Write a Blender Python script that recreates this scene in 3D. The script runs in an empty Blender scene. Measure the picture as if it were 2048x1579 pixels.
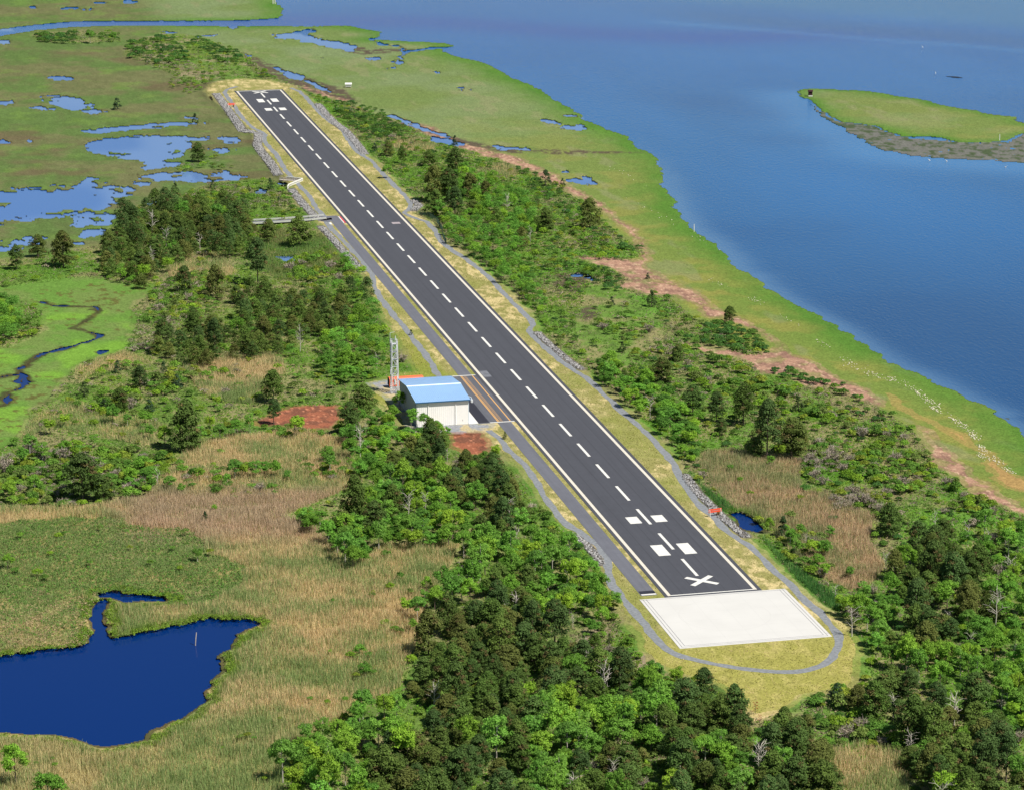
import bpy, math, random
import numpy as np
C = bpy.context.scene
random.seed(7); RNG = np.random.default_rng(11)
R = math.radians

# ---------------------------------------------------------------- camera
F, PIT, YAW, CX, CY, CH = 5765.6, 0.26333, -0.22447, -669.32, 205.43, 240.48
Dv = np.array([math.cos(YAW)*math.cos(PIT), math.sin(YAW)*math.cos(PIT), -math.sin(PIT)])
Rv = np.array([math.sin(YAW), -math.cos(YAW), 0.0]); Uv = np.cross(Rv, Dv)
cam = bpy.data.cameras.new('camera'); co = bpy.data.objects.new('camera', cam); C.collection.objects.link(co)
cam.sensor_width = 36.0; cam.lens = F*36/2048; cam.clip_start = 5; cam.clip_end = 60000
co.location = (CX, CY, CH); co.rotation_euler = (math.pi/2-PIT, 0, YAW-math.pi/2)
C.camera = co
# ---------------------------------------------------------------- light
SUN_H = Rv[:2]*0.86 + np.array([-math.cos(YAW), -math.sin(YAW)])*0.60; SUN_H /= np.linalg.norm(SUN_H)
EL = R(56)
sl = bpy.data.lights.new('sun', 'SUN'); sl.energy = 5.0; sl.angle = R(0.5); sl.color = (1.0, 0.955, 0.88)
so = bpy.data.objects.new('sun', sl); C.collection.objects.link(so); so.location = (0, 0, 400)
sd = (SUN_H[0]*math.cos(EL), SUN_H[1]*math.cos(EL), math.sin(EL))
import mathutils
so.rotation_euler = mathutils.Vector(sd).to_track_quat('Z', 'Y').to_euler()
W = bpy.data.worlds.new('World'); C.world = W; W.use_nodes = True
nt = W.node_tree; sky = nt.nodes.new('ShaderNodeTexSky'); sky.sky_type = 'NISHITA'; sky.sun_disc = False
sky.sun_elevation = EL; sky.sun_rotation = math.atan2(sd[0], sd[1]); sky.air_density = 1.25; sky.dust_density = 0.1; sky.ozone_density = 1.2
bg = nt.nodes['Background']; bg.inputs[1].default_value = 0.052; nt.links.new(sky.outputs[0], bg.inputs[0])
C.view_settings.view_transform = 'Standard'; C.view_settings.look = 'None'; C.view_settings.gamma = 1; C.view_settings.exposure = 0.42
try:
    C.cycles.max_bounces = 5; C.cycles.diffuse_bounces = 2; C.cycles.transmission_bounces = 3; C.cycles.transparent_max_bounces = 4
except Exception: pass

# ---------------------------------------------------------------- helpers
def proj(x, y, z):
    vx, vy, vz = x-CX, y-CY, z-CH
    d = vx*Dv[0]+vy*Dv[1]+vz*Dv[2]
    return 1024+F*(vx*Rv[0]+vy*Rv[1])/d, 789.5-F*(vx*Uv[0]+vy*Uv[1]+vz*Uv[2])/d
def unproj(px, py, z=0.0):
    px = np.asarray(px, float); py = np.asarray(py, float)
    v = [Dv[i]*F+Rv[i]*(px-1024)-Uv[i]*(py-789.5) for i in range(3)]
    t = (z-CH)/v[2]
    return CX+v[0]*t, CY+v[1]*t
def pxm(x, y, z=0):                       # photo pixels per metre at a place
    return F/((x-CX)*Dv[0]+(y-CY)*Dv[1]+(z-CH)*Dv[2])
def hsh(ix, iy, s):
    n = (ix*374761393+iy*668265263+s*1442695041) & 0xffffffff
    n = ((n ^ (n >> 13))*1274126177) & 0xffffffff
    return ((n ^ (n >> 16)) & 0xffff)/65535.0
def vnoise(x, y, s=0):
    xf = np.floor(x); yf = np.floor(y); fx = x-xf; fy = y-yf
    ix = xf.astype(np.int64); iy = yf.astype(np.int64)
    fx = fx*fx*(3-2*fx); fy = fy*fy*(3-2*fy)
    a = hsh(ix, iy, s); b = hsh(ix+1, iy, s); c = hsh(ix, iy+1, s); d = hsh(ix+1, iy+1, s)
    return (a*(1-fx)+b*fx)*(1-fy)+(c*(1-fx)+d*fx)*fy
def fbm(x, y, sc, s=0, o=4):
    r = 0; a = 0.5; t = 0
    for k in range(o):
        r = r+a*vnoise(x/sc+17.3*k, y/sc-9.1*k, s+k); t += a; a *= 0.55; sc = sc/2.1
    return r/t
def S(c):                                 # colour as seen (sRGB 0-255) -> linear
    c = np.array(c, float)/255
    return np.where(c <= 0.04045, c/12.92, ((c+0.055)/1.055)**2.4)
def sstep(a, b, x):
    t = np.clip((x-a)/(b-a), 0, 1); return t*t*(3-2*t)
def pts(s):                               # 'x,y x,y ...' -> list
    return [tuple(float(v) for v in q.split(',')) for q in s.split()]
def pts3(s): return pts(s)
def inside(px, py, poly):
    r = np.zeros(np.shape(px), bool); n = len(poly)
    for i in range(n):
        x1, y1 = poly[i]; x2, y2 = poly[(i+1) % n]
        if y1 == y2: continue
        r ^= ((y1 > py) != (y2 > py)) & (px < (x2-x1)*(py-y1)/(y2-y1)+x1)
    return r
def segdist(x, y, P, closed=True):
    d = np.full(np.shape(x), 1e9); n = len(P)
    for i in range(n if closed else n-1):
        x1, y1 = P[i]; x2, y2 = P[(i+1) % n]
        dx, dy = x2-x1, y2-y1; L = dx*dx+dy*dy+1e-9
        t = np.clip(((x-x1)*dx+(y-y1)*dy)/L, 0, 1)
        np.minimum(d, (x-x1-t*dx)**2+(y-y1-t*dy)**2, out=d)
    return np.sqrt(d)
def sdf(x, y, poly, m=30.0):              # metres, positive inside; only exact within m of the outline's box
    P = np.array(poly); o = np.full(x.shape, -m)
    k = (x > P[:, 0].min()-m) & (x < P[:, 0].max()+m) & (y > P[:, 1].min()-m) & (y < P[:, 1].max()+m)
    if k.any():
        xs, ys = x[k], y[k]; d = segdist(xs, ys, poly); d = np.where(inside(xs, ys, poly), d, -d); o[k] = d
    return o
def W0(poly, z=0.0):                      # traced outline -> metres on the ground
    a = np.array(poly); X, Y = unproj(a[:, 0], a[:, 1], z); return list(zip(X.tolist(), Y.tolist()))

def nodes(name):
    m = bpy.data.materials.new(name); m.use_nodes = True
    t = m.node_tree; return m, t, t.nodes['Principled BSDF'], t.links
def spec(b, v):
    if 'Specular IOR Level' in b.inputs: b.inputs['Specular IOR Level'].default_value = v
def plain(name, c, rough=0.6, metal=0.0, var=0.12, scale=3.0, bump=0.0, sp=0.3):
    m, t, b, L = nodes(name); c = S(c)
    tc = t.nodes.new('ShaderNodeTexCoord'); n = t.nodes.new('ShaderNodeTexNoise'); n.inputs['Scale'].default_value = scale; n.inputs['Detail'].default_value = 5
    L.new(tc.outputs['Object'], n.inputs['Vector'])
    r = t.nodes.new('ShaderNodeMapRange'); r.inputs[1].default_value = .25; r.inputs[2].default_value = .75
    r.inputs[3].default_value = 1-var; r.inputs[4].default_value = 1+var; L.new(n.outputs[0], r.inputs[0])
    mx = t.nodes.new('ShaderNodeVectorMath'); mx.operation = 'SCALE'; mx.inputs[0].default_value = tuple(c); L.new(r.outputs[0], mx.inputs['Scale'])
    L.new(mx.outputs[0], b.inputs['Base Color']); b.inputs['Roughness'].default_value = rough; b.inputs['Metallic'].default_value = metal; spec(b, sp)
    if bump:
        bp = t.nodes.new('ShaderNodeBump'); bp.inputs['Strength'].default_value = bump; L.new(n.outputs[0], bp.inputs['Height']); L.new(bp.outputs[0], b.inputs['Normal'])
    return m
def mesh(name, V, Fc, mat, parent=None, col=None, smooth=False):
    me = bpy.data.meshes.new(name)
    if isinstance(V, np.ndarray):
        V = np.ascontiguousarray(V, np.float32); Fc = np.ascontiguousarray(Fc, np.int32); k = Fc.shape[1]
        me.vertices.add(len(V)); me.vertices.foreach_set('co', V.ravel())
        me.loops.add(Fc.size); me.loops.foreach_set('vertex_index', Fc.ravel())
        me.polygons.add(len(Fc)); me.polygons.foreach_set('loop_start', np.arange(0, Fc.size, k, dtype=np.int32))
        try: me.polygons.foreach_set('loop_total', np.full(len(Fc), k, np.int32))
        except Exception: pass
        me.update(calc_edges=True)
    else:
        me.from_pydata([tuple(v) for v in V], [], [tuple(f) for f in Fc]); me.update()
    if col is not None:
        a = me.color_attributes.new('Col', 'FLOAT_COLOR', 'POINT'); c4 = np.ones((len(me.vertices), 4), np.float32); c4[:, :3] = col
        a.data.foreach_set('color', c4.ravel())
    if smooth: me.polygons.foreach_set('use_smooth', np.ones(len(me.polygons), bool))
    me.materials.append(mat)
    o = bpy.data.objects.new(name, me); C.collection.objects.link(o); o.parent = parent
    return o
def tag(o, label=None, cat=None, group=None, kind=None):
    if label: o['label'] = label
    if cat: o['category'] = cat
    if group: o['group'] = group
    if kind: o['kind'] = kind
    return o
def empty(name, loc, rz=0, **k):
    o = bpy.data.objects.new(name, None); C.collection.objects.link(o); o.location = loc; o.rotation_euler = (0, 0, rz); o.empty_display_size = .5
    return tag(o, **k)
class MB:                                  # collects simple solids into one mesh
    def __init__(s): s.v = []; s.f = []
    def add(s, V, Fc):
        n = len(s.v); s.v += [tuple(v) for v in V]; s.f += [tuple(i+n for i in f) for f in Fc]; return s
    def box(s, x0, x1, y0, y1, z0, z1):
        return s.add([(x, y, z) for z in (z0, z1) for x, y in ((x0, y0), (x1, y0), (x1, y1), (x0, y1))],
                     [(3, 2, 1, 0), (4, 5, 6, 7), (0, 1, 5, 4), (1, 2, 6, 5), (2, 3, 7, 6), (3, 0, 4, 7)])
    def bar(s, a, b, w, h=None, n=4):
        h = h or w; a = np.array(a, float); b = np.array(b, float); d = b-a; L = np.linalg.norm(d); d /= L
        up = np.array([0, 0, 1.]) if abs(d[2]) < .95 else np.array([1., 0, 0])
        r = np.cross(d, up); r /= np.linalg.norm(r); u = np.cross(r, d)
        if n == 4: offs = [(-w/2, -h/2), (w/2, -h/2), (w/2, h/2), (-w/2, h/2)]
        else: offs = [(w/2*math.cos(2*math.pi*i/n), h/2*math.sin(2*math.pi*i/n)) for i in range(n)]
        V = [p+r*i+u*j for p in (a, b) for i, j in offs]
        return s.add(V, [tuple(range(n))[::-1], tuple(range(n, 2*n))]+[(i, (i+1) % n, n+(i+1) % n, n+i) for i in range(n)])
    def tube(s, P, Rr, n=6):
        P = np.array(P, float); V = []; Fc = []
        for k in range(len(P)):
            d = P[min(k+1, len(P)-1)]-P[max(k-1, 0)]; d /= (np.linalg.norm(d)+1e-9)
            up = np.array([0, 0, 1.]) if abs(d[2]) < .9 else np.array([1., 0, 0])
            r = np.cross(d, up); r /= np.linalg.norm(r); u = np.cross(r, d)
            V += [P[k]+Rr[k]*(r*math.cos(2*math.pi*i/n)+u*math.sin(2*math.pi*i/n)) for i in range(n)]
            if k: Fc += [((k-1)*n+i, (k-1)*n+(i+1) % n, k*n+(i+1) % n, k*n+i) for i in range(n)]
        Fc += [tuple(range(n))[::-1], tuple(range((len(P)-1)*n, len(P)*n))]
        return s.add(V, Fc)
    def build(s, name, mat, parent=None): return mesh(name, s.v, s.f, mat, parent)

#DATA
# ---------------------------------------------------------------- outlines traced from the photograph, laid on the ground in metres
BAY = pts('560,-400 545,-10 553,8 566,17 567,30 560,36 520,40 460,42 330,43 170,43 100,47 50,53 0,59 -150,72 -500,110 -500,140 -150,100 0,73 30,66 70,60 140,54 230,51 330,51 450,52 560,52 650,52 691,51 732,58 768,64 763,73 742,79 787,81 841,83 889,86 908,91 905,95 881,99 896,108 934,118 975,128 995,137 1012,149 1036,160 1064,169 1095,186 1108,198 1129,209 1142,219 1163,227 1172,232 1163,238 1183,245 1211,257 1259,274 1276,294 1307,310 1320,316 1319,330 1334,352 1329,367 1350,400 1354,415 1367,432 1385,457 1405,469 1431,485 1440,497 1447,500 1458,508 1466,522 1473,529 1480,540 1505,546 1512,558 1540,577 1587,606 1635,628 1673,647 1707,671 1755,705 1786,726 1834,744 1881,768 1929,791 1970,808 2001,820 1996,828 2025,842 2042,859 2055,872 2110,930 2300,1010 3000,1300 3500,1200 3500,-400')
ISLE = pts('1593,185 1598,179 1618,177 1656,178 1717,181 1772,187 1796,193 1834,197 1871,204 1885,211 1922,217 1960,222 1984,230 2032,233 2040,244 2070,249 2140,258 2130,285 2090,276 2048,268 2020,280 2005,284 1950,285 1909,283 1875,275 1806,274 1786,268 1745,251 1686,245 1669,238 1642,222 1622,205 1611,197 1598,191')
FLAT = pts('1598,190 1611,197 1642,222 1686,245 1745,251 1806,274 1909,282 1960,285 2010,284 2048,268 2200,275 2200,335 2048,327 1929,321 1827,313 1758,301 1717,279 1676,255 1642,236 1618,212')
PONDS = {
 'pond': [pts('-60,1322 0,1314 68,1306 126,1300 161,1294 195,1282 197,1244 197,1203 205,1201 205,1235 205,1271 219,1277 267,1271 297,1261 335,1252 383,1243 427,1239 472,1243 506,1244 492,1254 458,1268 449,1285 427,1302 423,1319 443,1340 421,1360 398,1381 400,1401 373,1418 342,1437 321,1450 294,1460 274,1475 239,1484 198,1485 150,1473 103,1466 44,1461 0,1457 -60,1455'),
          pts('199,1186 236,1180 240,1184 270,1190 330,1194 330,1199 280,1198 240,1194 228,1188 205,1190')],
 'ditch': [pts('1474,1028 1490,1036 1508,1048 1516,1062 1500,1060 1484,1052')],
 'marsh': [pts(q) for q in (
   '68,197 80,193 110,193 150,194 165,196 160,204 185,210 206,224 192,231 176,226 165,221 150,223 130,221 112,214 90,206', '68,216 90,213 112,215 108,221 80,222',
   '88,156 105,153 140,154 160,157 135,160 95,160', '0,204 20,203 18,209 -20,210', '363,234 385,233 384,238 366,238', '408,189 420,188 432,198 428,200 411,198',
   '168,262 200,258 250,252 300,246 360,243 408,246 404,252 360,253 300,258 240,262 200,267 172,267',
   '157,295 172,284 200,279 250,275 310,271 360,272 420,276 430,281 400,283 372,283 378,300 372,312 348,322 345,330 338,336 290,340 262,339 264,330 290,324 262,318 235,314 205,310 175,302',
   '432,276 455,275 474,282 468,287 440,286', '415,299 440,297 470,301 462,305 430,307',
   '252,350 270,347 300,350 340,346 400,344 440,345 480,350 490,355 470,358 430,358 395,360 370,364 330,366 300,371 255,370 262,364 300,362 290,357 262,357',
   '150,362 170,357 196,356 190,361 160,364',
   '0,378 40,374 90,372 150,368 220,366 255,372 250,380 235,388 246,398 260,405 235,412 215,424 235,430 243,440 238,452 220,457 170,452 125,455 150,447 160,438 120,432 95,436 60,442 30,446 0,448 -60,452 -60,380',
   '160,398 180,395 210,392 222,397 205,404 170,406', '0,474 50,470 95,469 110,476 90,490 40,498 10,512 -60,516 -60,476', '150,470 180,462 215,460 222,466 195,478 175,490 152,494 144,484',
   '260,410 300,403 330,405 330,412 290,412', '546,371 575,372 590,378 560,381 545,378', '495,382 540,376 560,380 530,388 500,388 470,387', '30,281 52,280 54,284 30,285', '-10,283 12,282 15,287 -10,288',
   '550,70 580,66 600,63 625,58 630,62 612,70 640,78 680,86 712,92 718,98 700,103 670,98 620,88 590,80 560,76', '0,84 14,78 24,76 20,82 6,88 -20,92',
   '640,114 655,113 655,118 640,118', '733,116 765,115 768,119 735,119', '798,94 811,96 812,105 803,108 800,103', '795,118 806,121 804,126 790,124', '778,132 794,131 796,136 780,137', '868,144 882,143 880,147 870,148',
   '910,174 930,174 948,178 955,181 930,182', '1084,240 1094,240 1122,244 1118,250 1098,246', '1136,252 1150,251 1178,255 1180,260 1160,259 1140,258', '1137,346 1155,347 1175,352 1180,360 1170,365 1158,362', '1098,230 1166,232 1166,235 1098,233',
   '315,64 340,63 362,66 340,69 318,68', '455,52 468,54 466,62 454,64', '395,70 430,70 428,73 398,73', '478,103 500,112 492,116', '547,135 570,140 600,152 608,160 590,158 565,148', '1172,549 1178,552 1176,555 1168,553',
   '860,275 920,285 940,296 890,290', '990,292 1040,294 1060,300 1010,300', '566,514 586,511 600,516 575,520', '194,703 208,703 214,709 200,710',
   '50,14 75,13 70,17 52,17', '130,15 160,15 155,19 132,18', '166,19 190,17 185,22', '232,3 250,0 276,3 270,8 245,9', '190,6 215,5 210,10')]}
STREAM = [pts('86,606 113,611 147,613 185,614 199,626 171,638 152,655 178,664 195,669 190,680'), pts('190,680 157,690 123,698 79,710 44,736 38,760 48,767 20,784 7,808 -5,815'), pts('-60,770 10,752 35,748 60,762')]
CREEK2 = [pts('742,79 760,90 806,93'), pts('806,108 800,118 798,128'), pts('905,95 860,97 815,104'), pts('550,136 600,155 660,185'), pts('780,232 830,252 900,275')]
BM = pts('0,572 85,561 171,551 205,556 304,572 294,592 263,613 274,637 260,671 253,698 191,715 144,736 133,753 106,794 58,818 58,842 34,876 0,893 -200,960 -200,720 0,697 34,685 85,657 85,620 44,599 0,590 -200,600 -200,580')
SCRUB_W = pts('-400,540 0,518 60,512 200,488 240,420 330,398 420,365 540,355 600,380 660,440 800,600 1000,800 1300,1150 1400,1300 1500,1800 -400,1800')
SCRUB_N1 = pts('60,70 100,64 160,60 240,64 242,82 180,86 100,84 70,78')
SCRUB_N2 = pts('250,100 255,85 290,75 330,65 400,72 440,90 485,105 520,135 560,160 620,185 600,200 560,175 440,158 400,168 370,160 330,140 290,125 255,112')
SCRUB_E = pts('480,110 560,158 620,185 690,205 760,230 850,262 900,285 960,305 1040,330 1110,365 1160,400 1210,445 1260,480 1292,505 1250,520 1300,560 1350,600 1400,640 1480,680 1560,720 1640,760 1740,800 1820,850 1860,900 1880,930 1930,970 2000,1003 2150,1060 2500,1200 2500,1800 1200,1800 1200,1200 700,400 560,200')
PATH_R = pts('582,176 598,183 612,195 626,211 642,229 661,244 682,257 693,275 704,292 717,306 742,321 766,349 790,373 811,393 822,407 820,417 807,426 828,436 855,444 872,465 883,485 903,500 930,517 958,537 985,561 1006,585 1026,606 1047,626 1062,640 1065,651 1057,660 1067,674 1091,695 1118,719 1146,739 1166,750 1197,777 1224,804 1245,825 1276,849 1300,873 1334,910 1349,928 1362,958 1382,989 1409,1020 1421,1027 1444,1052 1475,1076 1504,1094 1524,1115 1548,1141 1576,1164 1600,1188 1620,1208 1652,1237 1672,1260 1679,1278 1673,1302 1652,1325 1620,1338 1589,1343 1537,1341 1486,1337 1434,1328 1382,1316 1345,1306 1325,1291 1309,1273 1296,1255 1280,1234 1262,1216 1249,1200 1238,1185 1225,1170 1218,1157 1216,1136 1213,1115 1197,1090 1170,1070 1142,1053 1125,1039 1108,1016 1084,986 1067,955 1047,927 1016,900 1002,880 978,859')
PATH_L = pts('886,762 877,751 865,729 848,705 828,681 811,657 787,630 763,599 749,575 745,553 739,539 724,521 702,498 686,480 670,465 657,449 651,436 643,428 632,415 622,398 614,387 600,373 592,363 581,353 572,341 564,330 555,312 542,298 530,286 528,276 531,270 523,264 508,258 493,244 479,229 470,214 459,200 449,186 453,179 476,173')
SHOULDER = pts('410,184 418,170 440,161 480,158 540,160 590,172 617,195 650,229 690,257 712,288 725,306 750,320 798,373 829,402 828,424 862,444 890,485 940,517 995,561 1036,606 1060,630 1073,652 1076,672 1125,718 1176,750 1234,804 1286,849 1344,908 1362,940 1392,989 1440,1040 1512,1090 1586,1160 1640,1212 1700,1250 1716,1300 1712,1350 1700,1375 1600,1392 1570,1420 1500,1430 1440,1370 1370,1350 1300,1322 1275,1270 1240,1225 1215,1170 1203,1120 1150,1070 1095,1020 1050,950 990,890 955,862 890,864 830,868 780,830 740,795 730,770 800,745 835,742 800,690 770,640 735,585 728,550 690,505 640,450 600,395 560,345 535,312 512,285 508,268 470,235')
MULCH = [pts('500,842 540,830 574,812 677,809 682,828 657,861 598,853 547,850 508,848'), pts('897,860 954,858 968,866 984,890 968,907 930,912 912,893 906,875')]
GRAVEL = [pts('744,765 790,757 800,775 845,850 930,846 985,848 975,862 890,866 826,862 780,800 750,782')]
WRACK = [pts('600,165 640,182 700,200 690,205 640,192 600,172'), pts('780,232 869,256 896,272 944,290 992,304 1040,318 1078,334 1119,356 1156,380 1200,404 1235,434 1270,460 1294,490 1300,512 1288,530 1350,566 1385,583 1434,617 1491,640 1520,657 1553,677 1587,708 1632,726 1673,753 1710,768 1741,790 1765,805 1772,813 1741,808 1710,795 1683,780 1656,770 1635,774 1604,767 1567,753 1533,749 1508,739 1495,725 1484,719 1450,712 1409,708 1368,691 1368,685 1433,686 1450,697 1501,709 1526,705 1553,702 1549,685 1512,661 1478,647 1430,636 1402,630 1399,613 1368,600 1348,592 1300,589 1231,574 1252,555 1211,534 1146,517 1149,512 1231,514 1280,520 1286,505 1270,478 1236,446 1196,416 1140,385 1090,362 1050,340 1000,322 940,302 890,285 800,245'),
         pts('1827,849 1861,864 1895,903 1929,931 1957,955 1991,979 2025,1003 2040,1014 2100,1040 2060,1036 1998,1009 1957,996 1936,979 1929,951 1895,941 1861,927 1851,910 1861,897 1840,869')]
MUDS = [pts('1100,545 1130,540 1165,550 1185,556 1178,575 1150,590 1120,580 1100,565'), pts('1155,615 1190,612 1200,635 1175,645 1160,635'), pts('470,98 560,135 610,160 640,188 600,180 540,150 490,115'), pts('600,150 690,180 720,205 650,192'), pts('790,236 860,256 900,272 870,272 800,248'), pts('890,270 1000,296 1150,300 1300,305 1150,310 1000,305 900,284'), pts('690,92 780,98 860,98 780,106 730,110 690,104')]
TANSTRIP = pts('1775,787 1803,804 1827,824 1861,842 1902,862 1929,872 1957,893 1984,913 1998,934 2048,958 2150,1000 2150,1040 2048,984 2011,972 1981,944 1960,924 1974,913 1929,883 1881,859 1844,838 1810,818 1779,796')
SEDGE1 = pts('-60,1050 100,1035 400,1055 440,1110 490,1140 430,1190 335,1207 240,1186 200,1196 120,1190 -60,1190')
SEDGE2 = pts('-60,1190 120,1190 192,1205 192,1282 130,1298 60,1306 -60,1320')
REEDS = [  # outline, blades per m2, (colour a, colour b, share of b), height
 (pts('-60,1015 180,1010 290,990 345,930 380,885 600,852 690,880 720,960 670,985 560,1030 640,1060 700,1130 770,1085 920,1085 900,1130 860,1190 845,1230 830,1290 810,1330 800,1370 740,1400 670,1440 600,1480 560,1500 570,1700 -60,1700'), 9, 2.1, 'tan'),
 (pts('360,722 440,708 560,703 572,740 545,790 500,805 430,800 395,775 375,745'), 9, 1.9, 'tan'),
 (pts('560,455 600,475 650,465 700,520 720,545 660,545 560,560 500,520 520,490'), 5, 1.4, 'green'),
 (pts('1400,925 1406,905 1450,897 1553,907 1604,917 1600,950 1604,979 1656,985 1680,1000 1751,1030 1746,1042 1738,1077 1771,1127 1746,1160 1713,1183 1677,1165 1640,1150 1561,1080 1536,1045 1491,1033 1433,979'), 8, 2.0, 'pink'),
 (pts('1376,938 1415,978 1478,1020 1537,1084 1589,1130 1675,1192 1680,1222 1641,1205 1563,1125 1524,1073 1459,1040 1400,983'), 10, 1.9, 'deep'),
 (pts('1650,1500 1713,1484 1760,1488 1814,1508 1830,1535 1812,1560 1845,1700 1670,1700'), 9, 2.2, 'tan'),
 (pts('330,520 390,500 440,505 470,540 440,570 380,560 340,560'), 5, 1.6, 'tan'),
 (pts('150,735 190,720 250,700 300,720 260,735 200,745 150,760'), 5, 1.5, 'tan'),
 (pts('780,270 870,282 868,300 810,300 780,290'), 5, 1.6, 'tan'), (pts('970,325 1030,330 1035,350 990,355'), 5, 1.6, 'tan'),
 (pts('60,830 140,800 260,830 340,850 300,890 100,850 40,880'), 5, 1.6, 'tan'),
]
RIPRAP = [(pts('432,188 446,206 462,228 476,247 484,259 501,264 517,267 517,277 514,290 523,304 534,317 545,332 556,349'), 4.8), (pts('583,379 594,393 607,409 622,425 634,437'), 4.2), (pts('641,453 654,466 670,483 686,501 705,520 723,543'), 3.6),
          (pts('636,209 652,229 669,246 693,263 710,283 729,308'), 4.6), (pts('826,401 838,410 826,421'), 4.0), (pts('1074,665 1101,691 1135,719 1162,738'), 3.4), (pts('1369,949 1397,986 1421,1009 1447,1035 1475,1058 1492,1072'), 3.4), (pts('1146,1068 1170,1084 1194,1112 1200,1128'), 3.0)]
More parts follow.
